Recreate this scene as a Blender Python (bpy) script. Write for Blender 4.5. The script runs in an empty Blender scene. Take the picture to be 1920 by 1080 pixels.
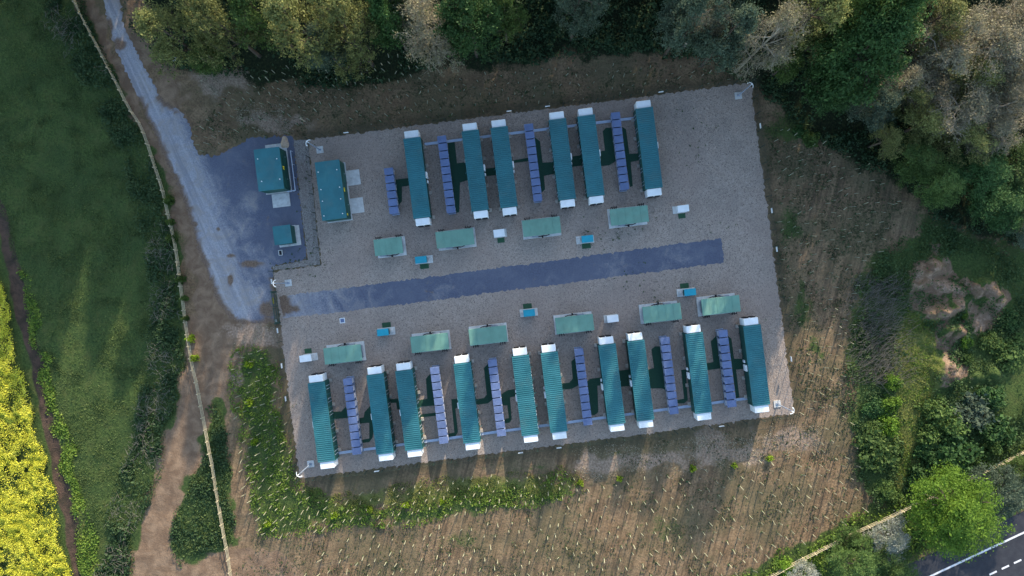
import bpy, bmesh, math, random
import numpy as np
from mathutils import Vector, Matrix
from mathutils.geometry import delaunay_2d_cdt

random.seed(7)
rng = np.random.default_rng(7)
sc = bpy.context.scene
col = sc.collection
PI = math.pi

# ---------------------------------------------------------------- camera
FPX = 1333.0            # focal length in photo pixels (1920 wide)
CAM_H = 110.2           # flying height, metres
NAD = (980.0, 520.0)    # where the point straight below the drone shows
fwd = Vector(((960 - NAD[0]) / FPX, (NAD[1] - 540) / FPX, -1)).normalized()
rgt = fwd.cross(Vector((0, 1, 0))).normalized()
upv = rgt.cross(fwd).normalized()
CR = Matrix((rgt, upv, -fwd)).transposed()
cam_d = bpy.data.cameras.new('camera')
cam = bpy.data.objects.new('camera', cam_d)
col.objects.link(cam)
cam_d.sensor_width = 36.0
cam_d.lens = 36.0 * FPX / 1920.0
cam_d.clip_start = 1.0
cam_d.clip_end = 6000
cam.matrix_world = Matrix.Translation((0, 0, CAM_H)) @ CR.to_4x4()
sc.camera = cam
CRn = np.array(CR)

def Wn(px, py, z=0.0):
    px = np.asarray(px, float); py = np.asarray(py, float)
    d = np.stack([(px - 960) / FPX, -(py - 540) / FPX, -np.ones_like(px)], -1) @ CRn.T
    t = (z - CAM_H) / d[..., 2]
    return np.stack([d[..., 0] * t, d[..., 1] * t], -1)

def W(px, py, z=0.0):
    q = Wn(px, py, z)
    return float(q[0]), float(q[1])

# ---------------------------------------------------------------- world, sun, exposure
SUN_EL = math.radians(18.8)
SUN_AZ = math.radians(15.0)      # clockwise from +Y (top of the photo)
world = bpy.data.worlds.new('World')
sc.world = world
world.use_nodes = True
wn = world.node_tree
wn.nodes.clear()
sky = wn.nodes.new('ShaderNodeTexSky')
sky.sky_type = 'NISHITA'
sky.sun_disc = False
sky.sun_elevation = SUN_EL
sky.sun_rotation = SUN_AZ
bg = wn.nodes.new('ShaderNodeBackground')
bg.inputs['Strength'].default_value = 0.15
wo = wn.nodes.new('ShaderNodeOutputWorld')
wn.links.new(sky.outputs[0], bg.inputs[0])
wn.links.new(bg.outputs[0], wo.inputs[0])

sun_d = bpy.data.lights.new('sun', 'SUN')
sun_d.energy = 3.0
sun_d.angle = math.radians(0.55)
sun_d.color = (1.0, 0.85, 0.66)
sun = bpy.data.objects.new('sun', sun_d)
col.objects.link(sun)
ldir = Vector((-math.sin(SUN_AZ) * math.cos(SUN_EL), -math.cos(SUN_AZ) * math.cos(SUN_EL), -math.sin(SUN_EL)))
sun.rotation_euler = ldir.to_track_quat('-Z', 'Y').to_euler()
sun.location = (0, 0, 150)

vs = sc.view_settings
vs.view_transform = 'Standard'
vs.look = 'None'
vs.exposure = 1.5
vs.gamma = 1.0
vs.use_curve_mapping = False
sc.cycles.use_denoising = True
sc.cycles.max_bounces = 5
sc.cycles.diffuse_bounces = 2
sc.cycles.transmission_bounces = 3
sc.cycles.transparent_max_bounces = 4

# ---------------------------------------------------------------- node helpers
def _mat(name):
    m = bpy.data.materials.new(name)
    m.use_nodes = True
    nt = m.node_tree
    nt.nodes.clear()
    out = nt.nodes.new('ShaderNodeOutputMaterial')
    return m, nt, out

class NB:
    def __init__(s, nt): s.nt = nt
    def n(s, t, **kw):
        k = s.nt.nodes.new(t)
        for a, b in kw.items(): setattr(k, a, b)
        return k
    def l(s, a, b): s.nt.links.new(a, b)
    def val(s, sock, v):
        if hasattr(v, 'is_output') or isinstance(v, bpy.types.NodeSocket): s.l(v, sock)
        else:
            if isinstance(v, (tuple, list)) and len(v) == 3 and sock.type == 'RGBA': v = (*v, 1)
            sock.default_value = v
    def pos(s): return s.n('ShaderNodeNewGeometry').outputs['Position']
    def noise(s, scale, detail=3, rough=0.6, vec=None, dist=0.0):
        k = s.n('ShaderNodeTexNoise')
        k.inputs['Scale'].default_value = scale
        k.inputs['Detail'].default_value = detail
        k.inputs['Roughness'].default_value = rough
        k.inputs['Distortion'].default_value = dist
        s.l(vec if vec is not None else s.pos(), k.inputs['Vector'])
        return k.outputs['Fac']
    def math(s, op, a, b=0.0, c=None, clamp=False):
        k = s.n('ShaderNodeMath', operation=op, use_clamp=clamp)
        s.val(k.inputs[0], a); s.val(k.inputs[1], b)
        if c is not None: s.val(k.inputs[2], c)
        return k.outputs[0]
    def mapr(s, v, a, b, c=0.0, d=1.0, smooth=True):
        k = s.n('ShaderNodeMapRange', interpolation_type='SMOOTHSTEP' if smooth else 'LINEAR')
        s.val(k.inputs[0], v)
        for i, q in enumerate((a, b, c, d)): s.val(k.inputs[1 + i], q)
        return k.outputs[0]
    def mix(s, f, a, b, mode='MIX'):
        k = s.n('ShaderNodeMix', data_type='RGBA', blend_type=mode)
        s.val(k.inputs[0], f); s.val(k.inputs[6], a); s.val(k.inputs[7], b)
        return k.outputs[2]
    def bump(s, h, strength, dist=0.05):
        k = s.n('ShaderNodeBump')
        k.inputs['Strength'].default_value = strength
        k.inputs['Distance'].default_value = dist
        s.l(h, k.inputs['Height'])
        return k.outputs[0]
    def bsdf(s, colr, rough=0.8, metal=0.0, normal=None, spec=0.3):
        k = s.n('ShaderNodeBsdfPrincipled')
        s.val(k.inputs['Base Color'], colr)
        s.val(k.inputs['Roughness'], rough)
        s.val(k.inputs['Metallic'], metal)
        k.inputs['Specular IOR Level'].default_value = spec
        if normal is not None: s.l(normal, k.inputs['Normal'])
        return k.outputs[0]

def plain(name, c, rough=0.6, metal=0.0, var=0.18, scale=1.3, spec=0.3, dirt=None, dirt_amt=0.0):
    """paint or metal with a little tonal wear, streaks of dirt and per-object drift"""
    m, nt, out = _mat(name)
    b = NB(nt)
    oi = b.n('ShaderNodeObjectInfo')
    f = b.noise(scale, 5, 0.65)
    v = b.mapr(f, 0.3, 0.7, 1 - var, 1 + var)
    r = b.mapr(oi.outputs['Random'], 0, 1, 1 - var * 0.6, 1 + var * 0.6, smooth=False)
    v = b.math('MULTIPLY', v, r)
    k = b.n('ShaderNodeVectorMath', operation='SCALE')
    k.inputs[0].default_value = c
    b.l(v, k.inputs['Scale'])
    cc = k.outputs[0]
    if dirt is not None:
        g = b.mapr(b.noise(scale * 0.6, 6, 0.7), 0.5, 0.72, 0, dirt_amt)
        cc = b.mix(g, cc, dirt)
    rr = b.mapr(f, 0.3, 0.7, max(rough - 0.08, 0.05), min(rough + 0.1, 1))
    b.l(b.bsdf(cc, rr, metal, None, spec), out.inputs[0])
    return m

def foliage(name, cols, transl=0.25, rough=0.7):
    m, nt, out = _mat(name)
    b = NB(nt)
    ge = b.n('ShaderNodeNewGeometry')
    oi = b.n('ShaderNodeObjectInfo')
    ramp = b.n('ShaderNodeValToRGB')
    el = ramp.color_ramp.elements
    el[0].position = 0.0; el[0].color = (*cols[0], 1)
    el[1].position = 1.0; el[1].color = (*cols[-1], 1)
    for i, c in enumerate(cols[1:-1]):
        e = el.new((i + 1) / (len(cols) - 1)); e.color = (*c, 1)
    patch = b.noise(0.45, 3, 0.6)
    f = b.math('ADD', b.math('MULTIPLY', ge.outputs['Random Per Island'], 0.55), b.mapr(patch, 0.3, 0.7, 0, 0.45))
    b.l(f, ramp.inputs[0])
    r = b.mapr(oi.outputs['Random'], 0, 1, 0.78, 1.2, smooth=False)
    k = b.n('ShaderNodeVectorMath', operation='SCALE')
    b.l(ramp.outputs[0], k.inputs[0]); b.l(r, k.inputs['Scale'])
    pb = b.bsdf(k.outputs[0], rough, 0, None, 0.25)
    if transl > 0:
        tr = b.n('ShaderNodeBsdfTranslucent')
        b.l(k.outputs[0], tr.inputs[0])
        mx = b.n('ShaderNodeMixShader')
        mx.inputs[0].default_value = transl
        b.l(pb, mx.inputs[1]); b.l(tr.outputs[0], mx.inputs[2])
        b.l(mx.outputs[0], out.inputs[0])
    else:
        b.l(pb, out.inputs[0])
    return m

# ---------------------------------------------------------------- mesh helpers
def np_mesh(name, V, F):
    V = np.asarray(V, np.float32); F = np.asarray(F, np.int32)
    me = bpy.data.meshes.new(name)
    n = F.shape[1]
    me.vertices.add(len(V)); me.vertices.foreach_set('co', V.ravel())
    me.loops.add(F.size); me.loops.foreach_set('vertex_index', F.ravel())
    me.polygons.add(len(F)); me.polygons.foreach_set('loop_start', np.arange(0, F.size, n, dtype=np.int32))
    me.update(calc_edges=True)
    return me

def link(name, me, mat=None, parent=None):
    o = bpy.data.objects.new(name, me)
    col.objects.link(o)
    if mat is not None and me is not None and len(me.materials) == 0: me.materials.append(mat)
    if parent is not None: o.parent = parent
    return o

def tag(o, label=None, cat=None, group=None, kind=None):
    if label: o['label'] = label
    if cat: o['category'] = cat
    if group: o['group'] = group
    if kind: o['kind'] = kind
    return o

def empty(name, loc, rz=0.0):
    o = bpy.data.objects.new(name, None)
    col.objects.link(o)
    o.empty_display_size = 0.3
    o.location = loc
    o.rotation_euler = (0, 0, rz)
    return o

def copy_tree(o, parent=None):
    c = o.copy()
    col.objects.link(c)
    c.parent = parent
    for ch in list(o.children): copy_tree(ch, c)
    return c

class MB:
    def __init__(s): s.v = []; s.f = []
    def add(s, v, f):
        k = len(s.v); s.v += [tuple(p) for p in v]; s.f += [tuple(i + k for i in q) for q in f]; return s
    def box(s, c, d, rz=0.0, ch=0.0):
        x, y, z = d[0] / 2, d[1] / 2, d[2] / 2
        P = [(-x, -y, -z), (x, -y, -z), (x, y, -z), (-x, y, -z), (-x, -y, z), (x, -y, z), (x, y, z), (-x, y, z)]
        ca, sa = math.cos(rz), math.sin(rz)
        P = [(c[0] + p[0] * ca - p[1] * sa, c[1] + p[0] * sa + p[1] * ca, c[2] + p[2]) for p in P]
        return s.add(P, [(3, 2, 1, 0), (4, 5, 6, 7), (0, 1, 5, 4), (1, 2, 6, 5), (2, 3, 7, 6), (3, 0, 4, 7)])
    def cbox(s, c, d, b=0.03):
        """box with chamfered top and vertical edges"""
        x, y, z = d[0] / 2, d[1] / 2, d[2] / 2
        def ring(x, y, zz, b): return [(-x + b, -y, zz), (x - b, -y, zz), (x, -y + b, zz), (x, y - b, zz), (x - b, y, zz), (-x + b, y, zz), (-x, y - b, zz), (-x, -y + b, zz)]
        R = ring(x, y, -z, b) + ring(x, y, z - b, b) + ring(x - b, y - b, z, b * .5)
        P = [(c[0] + p[0], c[1] + p[1], c[2] + p[2]) for p in R]
        F = [tuple(range(7, -1, -1)), tuple(range(16, 24))]
        for r in (0, 8):
            for i in range(8): F.append((r + i, r + (i + 1) % 8, r + 8 + (i + 1) % 8, r + 8 + i))
        return s.add(P, F)
    def tube(s, p0, p1, r0, r1=None, n=8):
        r1 = r0 if r1 is None else r1
        p0 = Vector(p0); p1 = Vector(p1); a = (p1 - p0).normalized()
        u = a.orthogonal().normalized(); w = a.cross(u)
        P = []
        for p, r in ((p0, r0), (p1, r1)):
            for i in range(n):
                t = 2 * PI * i / n
                P.append(p + u * (r * math.cos(t)) + w * (r * math.sin(t)))
        F = [(i, (i + 1) % n, n + (i + 1) % n, n + i) for i in range(n)] + [tuple(range(n - 1, -1, -1)), tuple(range(n, 2 * n))]
        return s.add(P, F)
    def prism(s, poly, z0, z1):
        n = len(poly)
        a = sum(poly[i][0] * poly[(i + 1) % n][1] - poly[(i + 1) % n][0] * poly[i][1] for i in range(n))
        if a < 0: poly = poly[::-1]
        P = [(x, y, z0) for x, y in poly] + [(x, y, z1) for x, y in poly]
        F = [tuple(range(n - 1, -1, -1)), tuple(range(n, 2 * n))] + [(i, (i + 1) % n, n + (i + 1) % n, n + i) for i in range(n)]
        return s.add(P, F)
    def mesh(s, name):
        me = bpy.data.meshes.new(name); me.from_pydata(s.v, [], s.f); me.update(); return me
    def build(s, name, mat, parent=None, **kw):
        o = link(name, s.mesh(name), mat, parent)
        return tag(o, **kw) if kw else o

# value noise on a lattice
def vnoise(x, y, scale, seed):
    r = np.random.default_rng(seed).random((256, 256))
    x = np.asarray(x) / scale; y = np.asarray(y) / scale
    xi = np.floor(x).astype(int); yi = np.floor(y).astype(int)
    fx = x - xi; fy = y - yi
    fx = fx * fx * (3 - 2 * fx); fy = fy * fy * (3 - 2 * fy)
    g = lambda a, b: r[a & 255, b & 255]
    return (g(xi, yi) * (1 - fx) + g(xi + 1, yi) * fx) * (1 - fy) + (g(xi, yi + 1) * (1 - fx) + g(xi + 1, yi + 1) * fx) * fy

def inside(P, poly):
    poly = np.asarray(poly, float)
    x, y = P[:, 0], P[:, 1]
    r = np.zeros(len(P), bool)
    for i in range(len(poly)):
        x0, y0 = poly[i]; x1, y1 = poly[(i + 1) % len(poly)]
        if y0 == y1: continue
        c = ((y0 > y) != (y1 > y)) & (x < (x1 - x0) * (y - y0) / (y1 - y0) + x0)
        r ^= c
    return r

def dist_line(P, line):
    d = np.full(len(P), 1e9)
    line = np.asarray(line, float)
    for a, b in zip(line[:-1], line[1:]):
        ab = b - a
        t = np.clip(((P - a) @ ab) / max(ab @ ab, 1e-9), 0, 1)
        q = P - (a + t[:, None] * ab)
        d = np.minimum(d, np.hypot(q[:, 0], q[:, 1]))
    return d

def sdist(P, poly):
    """+ inside"""
    poly = np.asarray(poly, float)
    d = dist_line(P, np.vstack([poly, poly[:1]]))
    return np.where(inside(P, poly), d, -d)

def PX(poly): return Wn([p[0] for p in poly], [p[1] for p in poly])

# ---------------------------------------------------------------- layout in photo pixels (on the ground)
GRAVEL = [(578, 262), (900, 220), (1180, 185), (1407, 155), (1440, 400), (1489, 775), (1200, 815), (880, 856), (562, 897), (541, 740), (525, 600), (513, 509), (602, 497), (592, 400)]
STRIP = [(551, 262), (577, 262), (591, 400), (600.5, 496), (513, 507), (511, 500), (577, 487), (566, 400)]
HARD = [(180, -60), (218, -60), (229, 35), (242, 70), (268, 120), (300, 180), (318, 195), (342, 212), (356, 232), (359, 262), (372, 290), (405, 292), (440, 275), (470, 258), (545, 254), (550.5, 262), (565.5, 400), (576, 486.5), (510.5, 499), (514, 530), (524, 604), (490, 606), (460, 608), (440, 601), (425, 590), (405, 560), (390, 515), (372, 470), (362, 430), (350, 390), (335, 350), (316, 310), (300, 275), (285, 240), (262, 190), (240, 140), (222, 105), (207, 55)]
CROAD = [(524, 556), (560, 551), (610, 545), (800, 520), (1000, 494), (1200, 467), (1352, 447), (1357, 492), (1200, 513), (1000, 539), (800, 565), (640, 585), (570, 592), (531, 597)]
GRASSF = [(-900, -900), (60, -900), (141, -10), (190, 95), (245, 205), (280, 270), (307, 355), (328, 440), (343, 540), (350, 610), (345, 690), (330, 760), (310, 830), (290, 890), (265, 960), (250, 1020), (240, 1080), (180, 1500), (-900, 1500)]
DITCH = [(-60, 300), (-5, 385), (15, 450), (35, 560), (62, 660), (82, 740), (98, 820), (115, 900), (132, 980), (150, 1085), (180, 1250)]
RAPE = [(-700, 300), (-60, 380), (-18, 470), (6, 520), (22, 590), (38, 655), (58, 730), (74, 790), (88, 850), (104, 920), (120, 985), (136, 1085), (160, 1250), (-700, 1500)]
TRACK = [(352, 600), (400, 575), (440, 600), (520, 605), (528, 640), (500, 648), (440, 652), (430, 700), (410, 740), (378, 850), (350, 905), (336, 960), (328, 1010), (335, 1055), (400, 1040), (435, 1030), (520, 1035), (600, 1100), (600, 1300), (180, 1300), (240, 1080), (250, 1020), (265, 960), (290, 890), (310, 830), (330, 760), (345, 690)]
PATCH1 = [(438, 662), (470, 648), (505, 655), (522, 690), (540, 800), (556, 900), (600, 915), (640, 945), (700, 950), (770, 935), (850, 925), (900, 905), (960, 900), (1060, 890), (1085, 905), (1072, 930), (1000, 950), (900, 968), (760, 978), (640, 990), (490, 1008), (470, 965), (452, 850), (436, 720)]
PATCH2 = [(392, 760), (412, 760), (418, 850), (428, 950), (440, 1010), (420, 1030), (340, 1052), (330, 1010), (338, 960), (352, 905), (378, 855)]
UNDER = [(235, -900), (240, 0), (265, 70), (310, 130), (420, 140), (560, 165), (640, 170), (780, 135), (940, 118), (1230, 100), (1330, 110), (1420, 165), (1500, 245), (1600, 300), (1690, 345), (1740, 410), (1920, 470), (2600, 600), (2600, -900)]
SCRUB_R = [(1610, 530), (1660, 470), (1740, 420), (1960, 480), (2300, 600), (2300, 800), (1930, 842), (1720, 935), (1650, 960), (1610, 900), (1595, 780), (1590, 650)]
PATHR = [(1700, 575), (1740, 610), (1752, 680), (1745, 760), (1735, 840), (1712, 905), (1690, 905), (1690, 800), (1688, 680)]
VERGE = [(1330, 1100), (1440, 1050), (1560, 990), (1640, 955), (1930, 820), (2300, 640), (2300, 790), (1930, 955), (1692, 1064), (1500, 1180), (1300, 1250)]
ROAD = [(1430, 1180), (1690, 1064), (1920, 958), (2400, 736), (2900, 1000), (2000, 1500)]
FENCE_L = [(136, -12), (160, 40), (190, 97), (213, 141), (245, 205), (268, 238), (280, 272), (292, 310), (307, 355), (318, 400), (328, 440), (335, 480), (343, 540), (352, 610), (362, 680), (372, 722), (385, 790), (400, 870), (415, 960), (425, 1020), (437, 1092)]
FENCE_R = [(1425, 1088), (1500, 1047), (1570, 1012), (1640, 980), (1720, 940), (1800, 902), (1935, 837)]
MOUNDS = [(1740, 505, 22, 20, 1.3), (1760, 540, 30, 13, 1.2), (1722, 530, 16, 14, 0.9), (1790, 560, 24, 14, 1.1), (1835, 540, 26, 18, 1.4), (1868, 560, 14, 16, 1.2),
          (1755, 588, 30, 12, 1.4), (1785, 575, 20, 9, 1.0), (1785, 620, 22, 14, 1.3), (1745, 640, 14, 14, .7), (1768, 692, 18, 22, 1.6), (1795, 700, 14, 12, .8), (1830, 705, 14, 14, 1.0), (1860, 700, 14, 14, .8)]

HARDISH = [PX(p) for p in (GRAVEL, HARD, ROAD, STRIP)]

def height(x, y):
    x = np.asarray(x, float); y = np.asarray(y, float)
    sh = x.shape
    P = np.stack([x.ravel(), y.ravel()], -1)
    h = 0.35 * (vnoise(P[:, 0], P[:, 1], 9.0, 3) - 0.5) + 0.16 * (vnoise(P[:, 0], P[:, 1], 2.3, 4) - 0.5) + 0.07 * (vnoise(P[:, 0], P[:, 1], 0.8, 5) - 0.5)
    d = np.full(len(P), 1e9)
    for q in HARDISH: d = np.minimum(d, -sdist(P, q))
    h = h * np.clip((d - 0.5) / 4.0, 0, 1) - 0.03 * np.clip(d / 0.6, 0, 1)
    for (px, py, rx, ry, hh) in MOUNDS:
        c = W(px, py); a = rx / 12.1; b = ry / 12.1
        rough = 1 + 1.1 * (vnoise(P[:, 0], P[:, 1], 1.5, 11) - 0.5) + 0.9 * (vnoise(P[:, 0], P[:, 1], 0.7, 12) - 0.5)
        h = h + 1.35 * hh * rough * np.exp(-(((P[:, 0] - c[0]) / a) ** 2 + ((P[:, 1] - c[1]) / b) ** 2))
    # ditch beside the rape and a shallow wheel rut pair on the dirt track
    dd = dist_line(P, PX(DITCH))
    h = h - 0.25 * np.exp(-(dd / 0.9) ** 2)
    return h.reshape(sh)

# ---------------------------------------------------------------- ground sheet
def axis(lo, hi, step, far):
    a = list(np.arange(lo, hi + 1e-6, step))
    s = step; l = lo; r = hi
    L = []; R = []
    while r < far:
        s *= 1.35; l -= s; r += s; L.append(l); R.append(r)
    return np.array(L[::-1] + a + R)
gx = axis(-84, 84, 0.42, 2500)
gy = axis(-50, 46, 0.42, 2500)
GX, GY = np.meshgrid(gx, gy, indexing='xy')
GZ = height(GX, GY)
V = np.stack([GX.ravel(), GY.ravel(), GZ.ravel()], -1)
nx, ny = len(gx), len(gy)
i0 = (np.arange(ny - 1)[:, None] * nx + np.arange(nx - 1)[None]).ravel()
F = np.stack([i0, i0 + 1, i0 + nx + 1, i0 + nx], -1)
gme = np_mesh('ground', V, F)
P2 = V[:, :2].astype(float)
def soft(poly, w): return np.clip(0.5 + sdist(P2, PX(poly)) / (2 * w), 0, 1)
def blob(px, py, rx, ry):
    c = W(px, py)
    return np.exp(-(((P2[:, 0] - c[0]) / (rx / 12.1)) ** 2 + ((P2[:, 1] - c[1]) / (ry / 12.1)) ** 2))
P2raw = P2.copy()
P2 = P2 + 2.6 * np.stack([vnoise(P2[:, 0], P2[:, 1], 3.2, 61) - .5, vnoise(P2[:, 0], P2[:, 1], 3.2, 62) - .5], -1) + 1.2 * np.stack([vnoise(P2[:, 0], P2[:, 1], 1.1, 63) - .5, vnoise(P2[:, 0], P2[:, 1], 1.1, 64) - .5], -1)
mG = np.maximum.reduce([soft(GRASSF, 1.2), soft(PATCH1, 1.6) * .66, soft(PATCH2, 1.2), soft(SCRUB_R, 2.5), soft(VERGE, 1.2)])
for b in [(1470, 420, 40, 50), (1520, 590, 25, 50), (1530, 660, 20, 40), (1480, 240, 70, 50), (1500, 560, 20, 60)]: mG = np.maximum(mG, 0.62 * blob(*b))
for b in [(1000, 880, 60, 14), (1160, 845, 60, 14), (860, 1020, 70, 30), (1240, 990, 80, 40)]: mG = np.maximum(mG, 0.5 * blob(*b))
mD = np.zeros(len(P2))
for b in [(500, 222, 55, 22), (410, 150, 60, 28), (1130, 870, 60, 22), (1240, 862, 70, 20), (1370, 850, 90, 26), (1480, 825, 70, 24), (545, 235, 60, 10), (1330, 820, 40, 16), (470, 625, 60, 25), (440, 700, 10, 40)]: mD = np.maximum(mD, blob(*b))
mnd = np.zeros(len(P2))
for (px, py, rx, ry, hh) in MOUNDS: mnd = np.maximum(mnd, 1.3 * blob(px, py, rx * 1.15, ry * 1.15))
HEAP = [(1722, 488), (1748, 468), (1790, 505), (1830, 515), (1880, 540), (1884, 580), (1850, 612), (1815, 620), (1795, 650), (1805, 715), (1770, 730), (1750, 700), (1760, 650), (1722, 610), (1712, 545)]
mnd = np.maximum(mnd, .75 * soft(HEAP, 1.6))
mnd = mnd + 1.3 * (vnoise(P2[:, 0], P2[:, 1], 1.6, 91) - .5) + .9 * (vnoise(P2[:, 0], P2[:, 1], .7, 92) - .5)
mnd = np.clip(mnd, 0, 1) * np.clip(soft(HEAP, 3.5) * 2, 0, 1)
pathm = soft(PATHR, 1.0)
mD = np.maximum(mD, .46 * mnd)
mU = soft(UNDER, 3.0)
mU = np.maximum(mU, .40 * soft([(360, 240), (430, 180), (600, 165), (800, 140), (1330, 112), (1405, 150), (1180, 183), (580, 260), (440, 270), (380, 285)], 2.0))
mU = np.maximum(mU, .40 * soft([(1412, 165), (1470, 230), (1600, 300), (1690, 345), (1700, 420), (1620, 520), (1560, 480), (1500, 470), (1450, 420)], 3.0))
mM = np.maximum(soft(TRACK, 1.0), np.clip(1 - dist_line(P2, PX([(235, -60), (262, 60), (300, 140), (340, 230)])) / 3.2, 0, 1))
mM = np.maximum(mM, np.clip(1.1 - dist_line(P2, PX([(335, 380), (350, 430), (375, 500), (395, 560), (400, 620), (385, 700), (395, 760)])) / 2.6, 0, 1))
mM = np.maximum(mM, np.clip(1.2 - dist_line(P2, PX([(165, 0), (215, 110), (262, 215), (300, 300), (330, 370)])) / 1.6, 0, 1))
mM = np.maximum(mM, mnd); mG = mG * (1 - .95 * mnd)
mDit = np.exp(-(dist_line(P2raw * .75 + P2 * .25, PX(DITCH)) / 1.25) ** 2)
OLV = soft([(560, 912), (640, 925), (760, 905), (900, 890), (1080, 885), (1090, 915), (1000, 935), (880, 945), (700, 960), (600, 965)], 1.5)
mP = np.maximum(np.maximum(pathm * 1.3, OLV * .62), np.exp(-(dist_line(P2, PX([(55, 700), (100, 790), (120, 850), (145, 960), (170, 1090)])) / 1.6) ** 2) * 0.6)
P2 = P2raw
edge = np.exp(-(np.abs(sdist(P2, HARDISH[0]) + 0.8) / 0.8) ** 2)
ca = gme.color_attributes.new('ma', 'FLOAT_COLOR', 'POINT')
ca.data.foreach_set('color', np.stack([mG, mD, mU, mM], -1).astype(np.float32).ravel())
cb = gme.color_attributes.new('mb', 'FLOAT_COLOR', 'POINT')
cb.data.foreach_set('color', np.stack([mDit, mP, edge, np.ones(len(P2))], -1).astype(np.float32).ravel())
gme.polygons.foreach_set('use_smooth', np.ones(len(F), bool))

def ground_material():
    m, nt, out = _mat('ground_soil_and_grass')
    b = NB(nt)
    A = b.n('ShaderNodeAttribute', attribute_name='ma'); B = b.n('ShaderNodeAttribute', attribute_name='mb')
    sa = b.n('ShaderNodeSeparateColor'); b.l(A.outputs['Color'], sa.inputs[0])
    sb = b.n('ShaderNodeSeparateColor'); b.l(B.outputs['Color'], sb.inputs[0])
    big = b.noise(0.10, 4, 0.6); mid = b.noise(0.55, 5, 0.65, dist=0.6); fine = b.noise(3.2, 4, 0.7); grit = b.noise(11, 2, 0.6)
    pert = b.math('ADD', b.math('MULTIPLY', b.math('SUBTRACT', mid, 0.5), 1.5), b.math('MULTIPLY', b.math('SUBTRACT', fine, 0.5), 0.9))
    def msk(s, lo=0.38, hi=0.62, k=1.0):
        return b.mapr(b.math('ADD', s, b.math('MULTIPLY', pert, k * 0.55)), lo, hi)
    mp = b.n('ShaderNodeMapping'); mp.inputs['Rotation'].default_value = (0, 0, math.radians(13)); b.l(b.pos(), mp.inputs[0])
    mp2 = b.n('ShaderNodeMapping'); mp2.inputs['Scale'].default_value = (1.7, 0.055, 1.0); b.l(mp.outputs[0], mp2.inputs[0])
    sx = b.n('ShaderNodeSeparateXYZ'); b.l(b.pos(), sx.inputs[0])
    far = b.math('MAXIMUM', b.mapr(sx.outputs[1], -14, -24), b.mapr(sx.outputs[0], 36, 44))
    streak = b.math('ADD', b.math('MULTIPLY', b.math('SUBTRACT', b.noise(1.0, 3, 0.6, vec=mp2.outputs[0]), 0.49), b.math('MULTIPLY_ADD', far, 0.85, 0.15)), 0.49)
    soil = b.mix(b.mapr(mid, 0.35, 0.68), (0.165, 0.108, 0.061), (0.300, 0.205, 0.120))
    soil = b.mix(b.mapr(streak, 0.45, 0.62, 0, 0.55), soil, (0.315, 0.222, 0.128))
    soil = b.mix(b.mapr(streak, 0.50, 0.36, 0, 0.55), soil, (0.085, 0.066, 0.044))
    soil = b.mix(b.mapr(fine, 0.35, 0.7, 0, 0.75), soil, (0.090, 0.067, 0.045))
    soil = b.mix(b.mapr(big, 0.40, 0.62, 0, 0.6), soil, (0.115, 0.105, 0.058))
    # stray weeds in the bare soil
    soil = b.mix(b.mapr(b.noise(1.1, 6, 0.75), 0.56, 0.68, 0, 0.55), soil, (0.05, 0.085, 0.03))
    grass = b.mix(b.mapr(fine, 0.35, 0.65), (0.036, 0.060, 0.019), (0.080, 0.120, 0.034))
    grass = b.mix(b.mapr(mid, 0.45, 0.7, 0, 0.7), grass, (0.085, 0.102, 0.034))
    grass = b.mix(b.mapr(big, 0.4, 0.65, 0, 0.5), grass, (0.030, 0.058, 0.022))
    dry = b.mix(b.mapr(fine, 0.35, 0.65), (0.215, 0.155, 0.112), (0.40, 0.30, 0.22))
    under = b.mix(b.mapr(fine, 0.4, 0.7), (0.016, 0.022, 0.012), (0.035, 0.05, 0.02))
    mud = b.mix(b.mapr(mid, 0.35, 0.7), (0.170, 0.114, 0.074), (0.290, 0.203, 0.132))
    mud = b.mix(b.mapr(grit, 0.4, 0.7, 0, 0.35), mud, (0.11, 0.07, 0.045))
    c = soil
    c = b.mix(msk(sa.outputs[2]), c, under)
    c = b.mix(msk(A.outputs['Alpha'], k=0.7), c, mud)
    c = b.mix(msk(sa.outputs[0], k=0.9), c, grass)
    c = b.mix(b.math('MULTIPLY', msk(sa.outputs[1], 0.3, 0.75, 1.3), 0.85), c, dry)
    c = b.mix(b.math('MULTIPLY', msk(sb.outputs[1], k=0.8), 0.9), c, b.mix(b.mapr(fine, .35, .7), (0.105, 0.135, 0.032), (0.185, 0.185, 0.06)))
    c = b.mix(msk(sb.outputs[0], k=0.6), c, b.mix(b.mapr(mid, .35, .65), (0.10, 0.066, 0.05), (0.045, 0.038, 0.028)))
    c = b.mix(b.math('MULTIPLY', sb.outputs[2], 0.45), c, (0.045, 0.045, 0.03))
    hgt = b.math('ADD', b.math('MULTIPLY', fine, 1.0), b.math('MULTIPLY', grit, 0.35))
    b.l(b.bsdf(c, 0.95, 0, b.bump(b.math('ADD', hgt, b.math('MULTIPLY', streak, 0.9)), 0.6, 0.18), 0.1), out.inputs[0])
    return m
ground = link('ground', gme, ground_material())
tag(ground, kind='structure')

def ground_z(x, y): return float(height(np.array([x]), np.array([y]))[0])

# ---------------------------------------------------------------- made-up surfaces
def jag(poly, step, amp, seed, keep=False):
    r = np.random.default_rng(seed)
    P = PX(poly); out = []
    for a, b in zip(P, np.roll(P, -1, 0)):
        L = np.hypot(*(b - a)); n = max(1, int(L / step))
        nrm = np.array([-(b - a)[1], (b - a)[0]]) / max(L, 1e-6)
        for i in range(n):
            q = a + (b - a) * i / n
            out.append(q + nrm * r.normal(0, amp) * (0 if i == 0 else 1))
    return np.array(out)

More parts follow.
